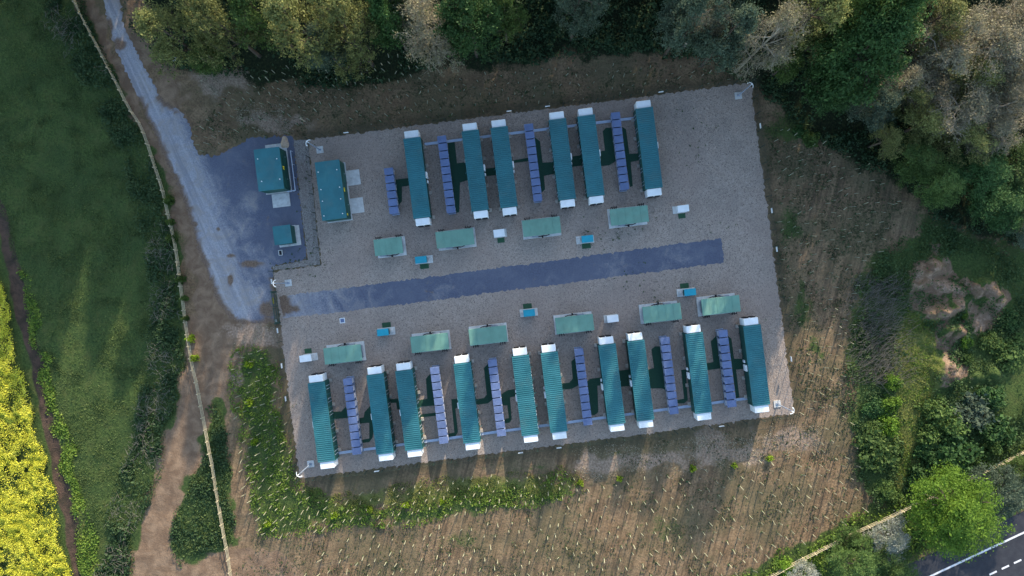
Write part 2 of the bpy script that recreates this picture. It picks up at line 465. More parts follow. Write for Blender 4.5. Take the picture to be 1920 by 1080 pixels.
def sheet(name, loop, z, step, mat, mask=None):
    lo = loop.min(0); hi = loop.max(0)
    X, Y = np.meshgrid(np.arange(lo[0], hi[0], step), np.arange(lo[1], hi[1], step))
    Q = np.stack([X.ravel(), Y.ravel()], -1) + np.random.default_rng(5).uniform(-.1, .1, (X.size, 2)) * step
    Q = Q[sdist(Q, loop) > step * 0.4]
    pts = [Vector(p) for p in loop] + [Vector(p) for p in Q]
    n = len(loop)
    vv, ee, ff, *_ = delaunay_2d_cdt(pts, [(i, (i + 1) % n) for i in range(n)], [], 1, 1e-5)
    vv = np.array([(p.x, p.y) for p in vv])
    ff = np.array([f for f in ff if len(f) == 3])
    cen = vv[ff].mean(1)
    ff = ff[inside(cen, loop)]
    a = vv[ff]
    cr = (a[:, 1, 0] - a[:, 0, 0]) * (a[:, 2, 1] - a[:, 0, 1]) - (a[:, 1, 1] - a[:, 0, 1]) * (a[:, 2, 0] - a[:, 0, 0])
    ff[cr < 0] = ff[cr < 0][:, ::-1]
    me = np_mesh(name, np.column_stack([vv, np.full(len(vv), z)]), ff)
    if mask is not None:
        c = me.color_attributes.new('ms', 'FLOAT_COLOR', 'POINT')
        c.data.foreach_set('color', mask(vv).astype(np.float32).ravel())
    o = link(name, me, mat)
    return tag(o, kind='structure')

def gravel_material(name, ca, cb, weeds=0.0):
    m, nt, out = _mat(name)
    b = NB(nt)
    vo = b.n('ShaderNodeTexVoronoi'); vo.inputs['Scale'].default_value = 9.0; b.l(b.pos(), vo.inputs['Vector'])
    v2 = b.n('ShaderNodeTexVoronoi'); v2.inputs['Scale'].default_value = 5.0; b.l(b.pos(), v2.inputs['Vector'])
    s1 = b.n('ShaderNodeSeparateColor'); b.l(vo.outputs['Color'], s1.inputs[0])
    s2 = b.n('ShaderNodeSeparateColor'); b.l(v2.outputs['Color'], s2.inputs[0])
    st = b.math('ADD', b.math('MULTIPLY', s1.outputs[0], 0.6), b.math('MULTIPLY', s2.outputs[1], 0.4))
    c = b.mix(b.mapr(st, 0.1, 0.9, smooth=False), ca, cb)
    c = b.mix(b.mapr(s1.outputs[2], 0.86, 0.95, 0, 0.7), c, (0.09, 0.07, 0.06))
    c = b.mix(b.mapr(b.noise(0.22, 4, 0.6), 0.4, 0.68, 0, 0.35), c, (0.22, 0.19, 0.165))
    c = b.mix(b.mapr(b.noise(0.09, 3, 0.55), 0.45, 0.65, 0, 0.3), c, (0.30, 0.225, 0.185))
    if weeds: c = b.mix(b.mapr(b.noise(1.6, 5, 0.8), 0.62 - weeds, 0.70 - weeds, 0, 0.8), c, (0.05, 0.06, 0.035))
    h = b.math('ADD', vo.outputs['Distance'], b.math('MULTIPLY', v2.outputs['Distance'], 0.6))
    b.l(b.bsdf(c, 0.9, 0, b.bump(h, 0.5, 0.08), 0.2), out.inputs[0])
    return m

def asphalt_material():
    m, nt, out = _mat('dusty_asphalt_and_stone')
    b = NB(nt)
    A = b.n('ShaderNodeAttribute', attribute_name='ms')
    s = b.n('ShaderNodeSeparateColor'); b.l(A.outputs['Color'], s.inputs[0])
    mid = b.noise(0.38, 6, 0.68, dist=1.0); fine = b.noise(4.5, 4, 0.7); big = b.noise(0.13, 3, 0.6); grit = b.noise(16, 2, 0.6)
    pert = b.math('ADD', b.math('MULTIPLY', b.math('SUBTRACT', mid, 0.5), 1.3), b.math('MULTIPLY', b.math('SUBTRACT', fine, 0.5), 0.5))
    tar = b.mix(b.mapr(fine, 0.3, 0.7), (0.082, 0.094, 0.135), (0.115, 0.130, 0.178))
    tar = b.mix(b.mapr(big, 0.35, 0.65, 0, 0.4), tar, (0.14, 0.155, 0.20))
    tar = b.mix(b.mapr(mid, 0.45, 0.8, 0, 0.5), tar, (0.19, 0.20, 0.235))
    tar = b.mix(b.mapr(b.noise(0.8, 6, 0.75), 0.56, 0.72, 0, 0.55), tar, (0.21, 0.185, 0.165))
    stone = b.mix(b.mapr(fine, 0.3, 0.7), (0.25, 0.26, 0.29), (0.38, 0.385, 0.41))
    stone = b.mix(b.mapr(mid, 0.38, 0.68, 0, 0.85), stone, (0.30, 0.27, 0.24))
    mr = b.n('ShaderNodeMapping'); mr.inputs['Rotation'].default_value = (0, 0, math.radians(-24)); b.l(b.pos(), mr.inputs[0])
    ms_ = b.n('ShaderNodeMapping'); ms_.inputs['Scale'].default_value = (1.5, 0.07, 1.0); b.l(mr.outputs[0], ms_.inputs[0])
    tyre = b.noise(1.0, 3, 0.6, vec=ms_.outputs[0])
    stone = b.mix(b.mapr(tyre, 0.5, 0.66, 0, 0.6), stone, (0.20, 0.205, 0.23))
    stone = b.mix(b.mapr(tyre, 0.48, 0.34, 0, 0.5), stone, (0.43, 0.425, 0.43))
    stone = b.mix(b.mapr(b.noise(1.4, 5, 0.7), 0.5, 0.7, 0, 0.6), stone, (0.20, 0.205, 0.235))
    mud = b.mix(b.mapr(fine, 0.3, 0.7), (0.12, 0.08, 0.055), (0.22, 0.155, 0.11))
    c = b.mix(b.mapr(b.math('ADD', s.outputs[0], b.math('MULTIPLY', pert, 0.95)), 0.12, 0.88), tar, stone)
    c = b.mix(b.mapr(b.math('ADD', s.outputs[1], b.math('MULTIPLY', pert, 0.9)), 0.32, 0.75), c, mud)
    c = b.mix(b.mapr(grit, 0.55, 0.75, 0, 0.25), c, (0.05, 0.05, 0.06))
    b.l(b.bsdf(c, 0.85, 0, b.bump(b.math('ADD', fine, grit), 0.3, 0.04), 0.25), out.inputs[0])
    return m

M_ASPH = asphalt_material()
M_GRAV = gravel_material('pinkish_gravel', (0.275, 0.222, 0.182), (0.435, 0.362, 0.300))
M_GRAVW = gravel_material('weedy_gravel', (0.17, 0.155, 0.14), (0.33, 0.315, 0.29), 0.04)

def hard_mask(P):
    stone = np.clip(1.15 - dist_line(P, PX([(205, 0), (235, 100), (285, 200), (330, 280), (365, 360), (395, 450), (415, 520), (440, 580)])) / 5.2, 0, 1)
    c = W(470, 560); stone = np.maximum(stone, 0.75 * np.exp(-(np.hypot(P[:, 0] - c[0], P[:, 1] - c[1]) / 4.5) ** 2))
    for (px, py, r) in [(450, 430, 3.0), (465, 385, 2.0), (470, 470, 2.2), (490, 500, 2.5)]:
        c = W(px, py); stone = np.maximum(stone, 0.5 * np.exp(-(np.hypot(P[:, 0] - c[0], P[:, 1] - c[1]) / r) ** 2))
    mud = np.zeros(len(P))
    for (px, py, rx, ry) in [(432, 480, 11, 5), (432, 525, 6, 14), (500, 410, 10, 4), (225, 82, 18, 14), (205, 50, 8, 20), (500, 580, 20, 20), (455, 620, 40, 14), (365, 420, 8, 6), (408, 428, 5, 8), (470, 495, 30, 8)]:
        c = W(px, py); mud = np.maximum(mud, np.exp(-((P[:, 0] - c[0]) / (rx / 12.1)) ** 2 - ((P[:, 1] - c[1]) / (ry / 12.1)) ** 2))
    hl = PX(HARD); d = sdist(P, hl)
    outer = np.array([p for p in HARD if p[0] < 520], float)
    mud = np.maximum(mud, np.where((P[:, 0] < W(330, 300)[0]) | (P[:, 1] < W(0, 520)[1]) | (dist_line(P, PX([(335, 350), (362, 430), (390, 515), (425, 590)])) < 2.2), np.where(P[:, 1] > W(0, 180)[1], .45, .85) * np.clip(1 - d / np.where(P[:, 1] > W(0, 180)[1], .8, 1.7), 0, 1), 0.3 * np.clip(1 - d / 1.2, 0, 1)))
    return np.stack([stone, mud, mud * 0, mud * 0 + 1], -1)
sheet('access_track', jag(HARD, 0.3, 0.16, 1), 0.012, 0.6, M_ASPH, hard_mask)

sheet('gravel_compound', jag(GRAVEL, 0.3, 0.11, 2), 0.020, 6.0, M_GRAV)
sheet('gravel_margin', jag(STRIP, 0.4, 0.04, 3), 0.016, 2.0, M_GRAVW)

def croad_mask(P):
    a = W(540, 575)
    stone = np.clip(1.0 - (P[:, 0] - a[0]) / 20.0, 0, 1) ** 1.1 * 0.75
    for (px, py, r) in [(830, 545, 2.5), (1270, 490, 3.0), (1150, 500, 2.5)]:
        c = W(px, py); stone = np.maximum(stone, 0.32 * np.exp(-(np.hypot(P[:, 0] - c[0], P[:, 1] - c[1]) / r) ** 2))
    mud = np.zeros(len(P))
    for (px, py, rx, ry, k) in [(530, 570, 18, 26, 1.1), (552, 580, 14, 10, 1.0), (806, 546, 9, 5, .7), (672, 567, 8, 5, .45)]:
        c = W(px, py); mud = np.maximum(mud, k * np.exp(-((P[:, 0] - c[0]) / (rx / 12.1)) ** 2 - ((P[:, 1] - c[1]) / (ry / 12.1)) ** 2))
    return np.stack([stone, mud, mud * 0, mud * 0 + 1], -1)
sheet('compound_road', jag(CROAD, 0.28, 0.09, 4), 0.026, 0.7, M_ASPH, croad_mask)

# public road in the bottom right corner
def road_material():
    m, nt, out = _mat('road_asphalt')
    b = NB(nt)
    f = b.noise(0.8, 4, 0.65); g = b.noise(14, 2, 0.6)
    c = b.mix(b.mapr(f, 0.35, 0.65), (0.026, 0.029, 0.038), (0.040, 0.043, 0.052))  # asphalt tones lowered so the colour itself carries the trees' shade
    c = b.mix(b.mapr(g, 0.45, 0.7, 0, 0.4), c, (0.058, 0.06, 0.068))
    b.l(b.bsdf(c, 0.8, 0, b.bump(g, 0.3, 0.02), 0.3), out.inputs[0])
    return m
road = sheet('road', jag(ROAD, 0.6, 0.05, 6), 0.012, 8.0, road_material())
M_LINE = plain('road_paint', (0.72, 0.73, 0.74), 0.7, var=0.1, scale=3, dirt=(0.3, 0.3, 0.3), dirt_amt=0.5)
def quad_line(name, a, b, w, z, parent, mat):
    a = np.array(W(*a)); b = np.array(W(*b)); d = (b - a) / np.hypot(*(b - a)); n = np.array([-d[1], d[0]]) * w / 2
    me = np_mesh(name, [(*(a - n), z), (*(b - n), z), (*(b + n), z), (*(a + n), z)], [(0, 1, 2, 3)])
    return link(name, me, mat, parent)
quad_line('edge_line', (1600, 1148), (2300, 820.5), 0.30, 0.018, road, M_LINE)
rdir = np.array([0.906, -0.423])
for k in range(-4, 12):
    c = np.array([1885, 1063.5]) + rdir * k * 25.5
    quad_line('centre_dash', tuple(c - rdir * 7.5), tuple(c + rdir * 7.5), 0.28, 0.018, road, M_LINE)

# ---------------------------------------------------------------- materials of the equipment
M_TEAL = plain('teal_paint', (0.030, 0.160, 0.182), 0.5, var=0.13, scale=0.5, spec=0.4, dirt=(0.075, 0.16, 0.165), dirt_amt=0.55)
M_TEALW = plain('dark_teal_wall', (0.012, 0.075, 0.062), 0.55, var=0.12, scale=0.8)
M_WHITE = plain('white_enamel', (0.80, 0.84, 0.84), 0.45, var=0.05, scale=0.9, dirt=(0.55, 0.55, 0.52), dirt_amt=0.35)
M_RACK = plain('periwinkle_cabinet', (0.128, 0.178, 0.315), 0.5, var=0.10, scale=1.0)
M_RACKS = plain('pale_cabinet_side', (0.55, 0.60, 0.74), 0.5, var=0.06)
M_TRAF = plain('pale_green_paint', (0.140, 0.288, 0.225), 0.5, var=0.10, scale=0.6, dirt=(0.17, 0.26, 0.20), dirt_amt=0.55)
M_TRAFW = plain('blue_grey_panel', (0.24, 0.30, 0.37), 0.5, var=0.1)
M_BLUE = plain('blue_teal_roof', (0.02, 0.30, 0.40), 0.45, var=0.08)
M_BLACK = plain('black_rubber', (0.012, 0.012, 0.014), 0.6, var=0.1)
M_CONC = plain('concrete', (0.56, 0.57, 0.55), 0.85, var=0.12, scale=2.0, dirt=(0.36, 0.35, 0.33), dirt_amt=0.6)
M_BLOCK = plain('beige_block', (0.40, 0.37, 0.32), 0.85, var=0.12)
M_GMAT = plain('green_rubber_mat', (0.028, 0.085, 0.045), 0.8, var=0.15)
M_GALV = plain('galvanised_steel', (0.46, 0.55, 0.68), 0.45, 0.15, var=0.08)
M_DGREEN = plain('green_fence_coating', (0.018, 0.04, 0.03), 0.5, var=0.1)
M_GATE = plain('green_gate_paint', (0.022, 0.065, 0.05), 0.5, var=0.1)
M_YEL = plain('yellow_sign_face', (0.78, 0.62, 0.03), 0.5, var=0.05)
M_POLE = plain('pole_grey', (0.30, 0.36, 0.46), 0.4, 0.2, var=0.05)
M_WOOD = plain('weathered_rail', (0.47, 0.41, 0.27), 0.85, var=0.22, scale=2.5, dirt=(0.2, 0.17, 0.12), dirt_amt=0.5)
M_BARK = plain('bark', (0.085, 0.066, 0.050), 0.9, var=0.3, scale=2.0)
M_BARKP = plain('pale_bark', (0.31, 0.275, 0.21), 0.9, var=0.25, scale=2.0)
M_TUBE = plain('pale_tree_tube', (0.29, 0.29, 0.20), 0.6, var=0.3)
def cover_material():
    m, nt, out = _mat('dark_green_cable_cover')
    b = NB(nt)
    br = b.n('ShaderNodeTexBrick'); br.inputs['Scale'].default_value = 1.6
    br.inputs['Mortar Size'].default_value = 0.03
    br.inputs['Color1'].default_value = (0.022, 0.075, 0.050, 1); br.inputs['Color2'].default_value = (0.028, 0.092, 0.060, 1); br.inputs['Mortar'].default_value = (0.012, 0.038, 0.027, 1)
    mp = b.n('ShaderNodeMapping'); mp.inputs['Rotation'].default_value = (0, 0, -0.126); b.l(b.pos(), mp.inputs[0]); b.l(mp.outputs[0], br.inputs['Vector'])
    c = b.mix(b.mapr(b.noise(2.2, 5, 0.7), 0.55, 0.75, 0, 0.6), br.outputs[0], (0.03, 0.075, 0.03))
    b.l(b.bsdf(c, 0.8, 0, None, 0.2), out.inputs[0])
    return m
M_COVER = cover_material()

TH = math.radians(7.2)
ORD = ['first', 'second', 'third', 'fourth', 'fifth', 'sixth', 'seventh', 'eighth', 'ninth', 'tenth']

# ---------------------------------------------------------------- battery containers
def make_container():
    root = empty('battery_container', (0, 0, 0))
    L, Wd, z0, z1 = 12.15, 2.44, 0.32, 2.92
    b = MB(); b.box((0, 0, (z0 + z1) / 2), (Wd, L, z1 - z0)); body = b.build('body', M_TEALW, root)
    for sx in (-1, 1):                      # upright wall ribs
        for i in range(13):
            if sx == -1 and 0 < i < 12: continue
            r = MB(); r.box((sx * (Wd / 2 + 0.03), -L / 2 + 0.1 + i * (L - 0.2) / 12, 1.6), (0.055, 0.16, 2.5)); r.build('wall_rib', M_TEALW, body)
    # corrugated roof sheet
    n = 40; p = L / n; prof = []
    for i in range(n):
        y = -L / 2 + i * p
        prof += [(y + p * .04, 0.0), (y + p * .34, 0.0), (y + p * .46, 0.075), (y + p * .88, 0.075)]
    prof.append((L / 2 - .001, 0.0))
    hw = Wd / 2 + 0.03
    v = []
    for (y, z) in prof: v += [(-hw, y, z1 + 0.03 + z), (-hw + .05, y, z1 + 0.035 + z), (hw - .05, y, z1 + 0.035 + z), (hw, y, z1 + 0.03 + z)]
    f = []
    for i in range(len(prof) - 1):
        for k in range(3): f.append((i * 4 + k, i * 4 + k + 1, i * 4 + k + 5, i * 4 + k + 4))
    MB().add(v, f).build('roof', M_TEAL, root)
    r = MB()
    for sx in (-1, 1): r.box((sx * (hw + .015), 0, z1 + .02), (0.07, L + .02, 0.16))
    r.build('roof_edge', M_TEAL, root)
    # end units: -Y faces the compound road and carries two fans
    for s, nm in ((-1, 'cooling_unit'), (1, 'end_unit')):
        y = s * (L / 2 + 0.56)
        a = MB(); a.cbox((0, y, 1.75), (2.14, 1.08, 2.26), 0.05); au = a.build(nm, M_WHITE, root)
        if s < 0:
            for sx in (-1, 1):
                q = MB(); q.tube((sx * .5, y - .54, 2.15), (sx * .5, y - .68, 2.15), .42, .40, 14); q.build('fan', M_BLACK, au)
                q = MB(); q.tube((sx * .5, y - .54, 1.2), (sx * .5, y - .66, 1.2), .42, .40, 14); q.build('fan', M_BLACK, au)
            q = MB(); q.box((0, y - .57, 1.9), (0.14, .06, .5)); q.build('control_panel', M_GALV, au)
    for sx in (-1, 1):
        for y in (-5.9, -2.1, 2.1, 5.0):
            q = MB(); q.cbox((sx * (Wd / 2 + .12), y, .2), (.62, .55, .36), .03); q.build('footing_block', M_BLOCK, root)
    q = MB(); q.cbox((Wd / 2 + .18, .35, 1.9), (.24, .95, 1.3), .03); q.build('junction_box', M_WHITE, root)
    q = MB(); q.cbox((Wd / 2 + .16, -.6, 1.5), (.2, .4, .7), .03); q.build('junction_box', M_WHITE, root)
    for i in range(6):                      # doors on the -X side
        y = -5.05 + i * 2.02
        d = MB(); d.box((-Wd / 2 - .025, y, 1.6), (.05, 1.86, 2.4)); do = d.build('door', M_TEALW, root)
        h = MB(); h.tube((-Wd / 2 - .09, y + .25, .7), (-Wd / 2 - .09, y + .25, 2.5), .035, None, 6)
        h.tube((-Wd / 2 - .09, y - .25, .7), (-Wd / 2 - .09, y - .25, 2.5), .035, None, 6); h.build('lock_rod', M_GALV, do)
        st = MB(); st.tube((-Wd / 2 - .06, y + 1.0, 2.75), (-Wd / 2 - .42, y + 1.0, 1.1), .03, None, 6); st.build('door_stay', M_TEAL, root)
    return root
UC = [(781.7, 333.4), (891, 319.6), (945.2, 313.3), (1054.4, 298.5), (1108.3, 291.8), (1217.2, 277.5)]
LC = [(602.4, 791.4), (712.4, 776.4), (766.4, 769), (875.5, 755.6), (985, 741.5), (1039, 735.4), (1147.3, 720.6), (1201.4, 713.6), (1310.6, 699.3), (1418.9, 685)]
proto = make_container()
first = True
for lst, row, rz in ((UC, 'upper', 0), (LC, 'lower', PI)):
    for i, (px, py) in enumerate(lst):
        o = proto if first else copy_tree(proto)
        first = False
        x, y = W(px, py, 3.0)
        o.location = (x, y, 0.02); o.rotation_euler = (0, 0, TH + rz)
        pos = 'leftmost' if i == 0 else 'rightmost' if i == len(lst) - 1 else ORD[i] + ' from the left'
        tag(o, f'long ribbed teal container with white end units, {pos} in the {row} row', 'container', 'battery containers in two rows')

# ---------------------------------------------------------------- inverter racks
def make_rack(n, white_side):
    root = empty('inverter_rack', (0, 0, 0))
    p = 1.19; L = n * p
    f = MB()
    for sx in (-1, 1): f.box((sx * .5, 0, .3), (.1, L, .12))
    for i in range(n + 1): f.box((0, -L / 2 + i * p * .99 + .05, .3), (.9, .08, .1))
    f.build('base_frame', M_GALV, root)
    for i in range(4):
        for sx in (-1, 1):
            q = MB(); q.box((sx * .5, -L / 2 + .3 + i * (L - .6) / 3, .13), (.16, .16, .22)); q.build('foot', M_GALV, root)
    for i in range(n):
        y = -L / 2 + (i + .5) * p
        c = MB(); c.cbox((0, y, 1.24), (1.12, p - .16, 1.72), .03); co = c.build('cabinet', M_RACK, root)
        r = MB(); hw = .68; d = (p - .15) / 2
        nr = 6; v = []; fc = []
        prof = []
        for k in range(nr):
            t = -d + 2 * d * k / nr
            prof += [(t, 0), (t + 2 * d / nr * .5, 0), (t + 2 * d / nr * .6, .022), (t + 2 * d / nr * .92, .022)]
        prof.append((d, 0))
        for (yy, z) in prof: v += [(-hw, y + yy, 2.2 + z), (hw, y + yy, 2.2 + z)]
        for k in range(len(prof) - 1): fc.append((2 * k, 2 * k + 1, 2 * k + 3, 2 * k + 2))
        r.add(v, fc); r.box((0, y, 2.15), (2 * hw - .004, 2 * d - .004, .09)); r.build('cabinet_roof', M_RACK, co)
        for sx in (-1, 1):
            w = MB(); w.box((sx * .585, y - .06, 1.35), (.05, p - .42, 1.2)); w.build('cabinet_door', M_RACKS, co)
    return root
RU = [((728.3, 314.5), (738.5, 401), 6), ((827.8, 254), (846, 399.5), 10), ((990.8, 231), (1008.8, 378), 10), ((1153.8, 210), (1171.5, 356), 10)]
RL = [((652, 706.8), (668.8, 855), 10), ((815, 686.3), (831.8, 833.8), 10), ((923, 672), (940.5, 820), 10), ((1085, 651.8), (1102.5, 799), 10), ((1246, 631), (1265, 778), 10), ((1355, 618), (1373, 764.5), 10)]
rp = {}
for lst, row in ((RU, 'upper'), (RL, 'lower')):
    for i, (a, b, n) in enumerate(lst):
        if n not in rp: rp[n] = make_rack(n, 1); o = rp[n]
        else: o = copy_tree(rp[n])
        x, y = W((a[0] + b[0]) / 2, (a[1] + b[1]) / 2, 2.2)
        o.location = (x, y, 0.02); o.rotation_euler = (0, 0, TH + (0 if row == 'upper' else PI))
        pos = 'leftmost' if i == 0 else 'rightmost' if i == len(lst) - 1 else ORD[i] + ' from the left'
        if n == 6: lab = 'short rack of six periwinkle blue inverter cabinets, leftmost in the upper row'
        else: lab = f'long rack of ten periwinkle inverter cabinets, {pos} in the {row} row'
        tag(o, lab, 'inverter rack', 'inverter racks between the containers')

# ---------------------------------------------------------------- transformers
def make_transformer(Lx, side):
    root = empty('transformer', (0, 0, 0))
    D = 2.5
    q = MB(); q.cbox((0.04, 0, .11), (Lx + .16, D + .5, .22), .03); q.build('plinth', M_CONC, root)
    q = MB(); q.box((0, .02, 1.3), (Lx - .75, D - .5, 2.1)); q.build('tank', M_TRAFW, root)
    for s in (-1, 1):
        q = MB()
        for k in range(9): q.box((s * (Lx / 2 - .27), -D / 2 + .4 + k * (D - .8) / 8, 1.35), (.2, .05, 1.7))
        q.build('radiator', M_TRAFW, root)
    q = MB(); q.cbox((0, 0, 2.49), (Lx, D, .16), .04); q.build('roof', M_TRAF, root)
    for k in range(1, 5):
        q = MB(); q.box((-Lx / 2 + Lx * k / 5, 0, 2.58), (.05, D - .08, .035)); q.build('roof_seam', M_TRAF, root)
    for s in (-1, 1):                        # black cable bushings on the far side (+Y)
        for k in (-.22, 0.02, .26):
            q = MB(); q.tube((s * (Lx * .36) + k, D / 2 - .1, 1.9), (s * (Lx * .36) + k * 1.5, D / 2 + .42, 2.05 + abs(k) * .3), .075, .05, 6)
            q.tube((s * (Lx * .36) + k * 1.5, D / 2 + .38, 2.1), (s * (Lx * .36) + k * 1.5, D / 2 + .3, .24), .05, None, 6); q.build('cable_bushing', M_BLACK, root)
    pp = [(-1.3, -D / 2 + .12, .5), (-.7, -D / 2 - .05, .42), (-.3, -D / 2 - .12, .42), (.1, -D / 2 + .0, .6), (.6, -D / 2 - .08, .4), (1.2, -D / 2 + .1, .4)]
    q = MB()
    for a, b2 in zip(pp[:-1], pp[1:]): q.tube(a, b2, .06, None, 6)
    q.build('pipework', M_BLACK, root)
    q = MB(); q.box((.05, -D / 2 - .2, .42), (.22, .24, .4)); q.build('drain_valve', M_BLACK, root)
    q = MB(); q.box((-1.1, -D / 2 + .1, 1.2), (1.0, .36, 1.3)); q.build('control_box', M_TRAFW, root)
    return root
TU = [(728, 462, 4.3), (853, 446.7, 5.75), (1015.5, 425, 5.75), (1180, 404, 5.75)]
TL = [(642.5, 664.5, 5.75), (805.8, 643, 5.75), (915, 629, 5.75), (1077.5, 607.5, 5.75), (1241.5, 587, 5.75), (1351.8, 572.5, 5.75)]
tp = {}
for lst, row in ((TU, 'above'), (TL, 'below')):
    for i, (px, py, lx) in enumerate(lst):
        if lx not in tp: tp[lx] = make_transformer(lx, 1); o = tp[lx]
        else: o = copy_tree(tp[lx])
        x, y = W(px, py, 2.57)
        o.location = (x, y, 0.02); o.rotation_euler = (0, 0, TH - math.radians(.6) + (0 if row == 'above' else PI))
        pos = 'leftmost' if i == 0 else 'rightmost' if i == len(lst) - 1 else ORD[i] + ' from the left'
        if lx < 5: lab = 'shorter pale green roofed transformer on concrete plinth, leftmost above the compound road'
        else: lab = f'pale green roofed transformer on concrete plinth, {pos} {row} the compound road'
        tag(o, lab, 'transformer', 'transformers along the compound road')

# ---------------------------------------------------------------- small switch cabinets with mats
def teal_cabinet(px, py, dx, mat_s, mdx, lab):
    x, y = W(px, py, .15)
    root = empty('switch_cabinet', (x, y, 0.02), TH - .02)
    q = MB(); q.cbox((0, 0, .09), (2.75, 1.2, .18), .03); q.build('pad', M_CONC, root)
    q = MB(); q.cbox((dx, 0, .8), (1.6, .92, 1.24), .03); q.build('housing', M_TEALW, root)
    q = MB(); q.cbox((dx, 0, 1.47), (1.78, 1.06, .1), .03); q.build('roof', M_BLUE, root)
    q = MB(); q.cbox((-math.copysign(.95, dx if dx else -1), .05, .35), (.42, .4, .34), .04); q.build('cable_box', M_CONC, root)
    q = MB(); q.box((mdx, mat_s * 1.0, .02), (1.35, .8, .035)); q.build('floor_mat', M_GMAT, root)
    tag(root, lab, 'cabinet', 'small blue roofed cabinets')
teal_cabinet(795, 487, -.3, -1, -.05, 'small blue roofed cabinet on pale pad, upper left beside the shorter transformer')
teal_cabinet(1097, 449, .25, -1, .1, 'small blue roofed cabinet on pale pad, between two transformers above the road')
teal_cabinet(724.5, 621.5, -.3, 1, .1, 'small blue roofed cabinet on pale pad, leftmost below the road')
teal_cabinet(991.5, 586, .05, 1, -.1, 'small blue roofed cabinet on pale pad with bright weeds on its mat')
teal_cabinet(1286, 548, .35, 1, -.1, 'small blue roofed cabinet on pale pad, rightmost below the road')

def white_cabinet(px, py, w, d, mat_s, mdx, base_dx, lab):
    x, y = W(px, py, 1.1)
    root = empty('meter_cabinet', (x, y, 0.02), TH)
    q = MB(); q.cbox((base_dx, 0, .05), (w + .45, d + .2, .1), .02); q.build('pad', M_CONC, root)
    q = MB(); q.cbox((0, 0, .62), (w, d, 1.04), .04); q.build('housing', M_WHITE, root)
    q = MB(); q.cbox((0, 0, 1.18), (w + .08, d + .08, .07), .02); q.build('lid', M_WHITE, root)
    if mat_s:
        q = MB(); q.box((mdx, mat_s * (d / 2 + .55), .02), (1.1, .75, .035)); q.build('floor_mat', M_GMAT, root)
    tag(root, lab, 'cabinet', 'small white cabinets')
white_cabinet(936, 437, 1.6, 1.05, -1, .1, .1, 'small white cabinet with dark mat between transformers above the road')
white_cabinet(1281, 391, 1.65, .95, -1, -.1, -.35, 'small white cabinet with dark mat on open gravel at upper right')
white_cabinet(573, 672, 1.75, .95, 1, .2, .5, 'small white cabinet with green mat at the left fence')
white_cabinet(1149, 597.5, 1.65, 1.0, 0, 0, -.2, 'small white cabinet without a mat below the road')

# ---------------------------------------------------------------- switch rooms
def roof_building(corners, zr, name, lab, cat, ridge, vents, signs, slabs, rails=None):
    C = [Vector(W(px, py, zr)) for px, py in corners]
    cen = sum(C, Vector((0, 0))) / 4
    ux = ((C[1] - C[0]) + (C[2] - C[3])); uy = ((C[0] - C[3]) + (C[1] - C[2]))
    lx, ly = ux.length / 2, uy.length / 2
    rz = math.atan2(ux.y, ux.x)
    root = empty(name, (cen.x, cen.y, 0.02), rz)
    q = MB(); q.box((0, 0, (zr - .1) / 2 + .08), (lx - .16, ly - .16, zr - .26)); wl = q.build('wall', M_TEALW, root)
    q = MB(); q.box((0, 0, .07), (lx + .18, ly + .18, .14)); q.build('plinth', M_CONC, root)
    v = [(-lx / 2, -ly / 2, zr - .12), (lx / 2, -ly / 2, zr - .12), (lx / 2, ly / 2, zr - .12), (-lx / 2, ly / 2, zr - .12),
         (-lx / 2, -ly / 2, zr), (lx / 2, -ly / 2, zr), (lx / 2, ly / 2, zr), (-lx / 2, ly / 2, zr), (0, -ly / 2, zr + ridge), (0, ly / 2, zr + ridge)]
    f = [(3, 2, 1, 0), (0, 1, 5, 8, 4), (2, 3, 7, 9, 6), (1, 2, 6, 5), (3, 0, 4, 7), (4, 8, 9, 7), (8, 5, 6, 9)]
    rf = MB().add(v, f).build('roof', M_TEAL, root)
    for (fx, fy) in vents:
        q = MB(); q.tube((fx * lx, fy * ly, zr), (fx * lx, fy * ly, zr + ridge + .1), .09, .07, 8); q.build('lifting_eye', M_WHITE, rf)
    for (fy, w2, z) in signs:
        q = MB(); q.box((lx / 2 - .05, fy * ly, z), (.05, w2, .5)); q.build('warning_sign', M_YEL, wl)
    for (fy) in ([-.32, .22] if signs else []):
        q = MB(); q.box((lx / 2 - .055, fy * ly, 1.25), (.05, 1.5, 2.1)); d = q.build('door', M_TEALW, wl)
        h = MB(); h.box((lx / 2 - .01, fy * ly + .6, 1.2), (.05, .06, .3)); h.build('handle', M_GALV, d)
    for (fx, fy, w2, d2, m) in slabs:
        q = MB(); q.cbox((fx, fy, .05), (w2, d2, .10), .02); q.build('concrete_step', m, root)
    if rails:
        for (a, b2) in rails:
            q = MB(); q.tube(a, b2, .07, None, 6)
            for t in np.linspace(0, 1, 4):
                p = Vector(a).lerp(Vector(b2), t); q.tube((p.x, p.y, .05), p, .05, None, 6)
            q.build('handrail', M_GALV, root)
    tag(root, lab, cat)
    return root
roof_building([(476, 281), (523.8, 274.8), (532.5, 353.6), (484.5, 359)], 3.5, 'switch_room', 'teal roofed switch room with handrail beside the access track', 'building', .06,
              [(-.38, .27), (.36, .22), (-.33, -.27), (.38, -.27)], [(.02, .55, 2.4)],
              [(.35, 3.75, 3.3, 1.3, M_CONC), (.15, -4.35, 2.75, 2.1, M_CONC)],
              [((2.85, 2.9, 1.1), (2.85, -3.25, 1.1)), ((2.85, -3.25, 1.1), (1.55, -3.25, 1.1))])
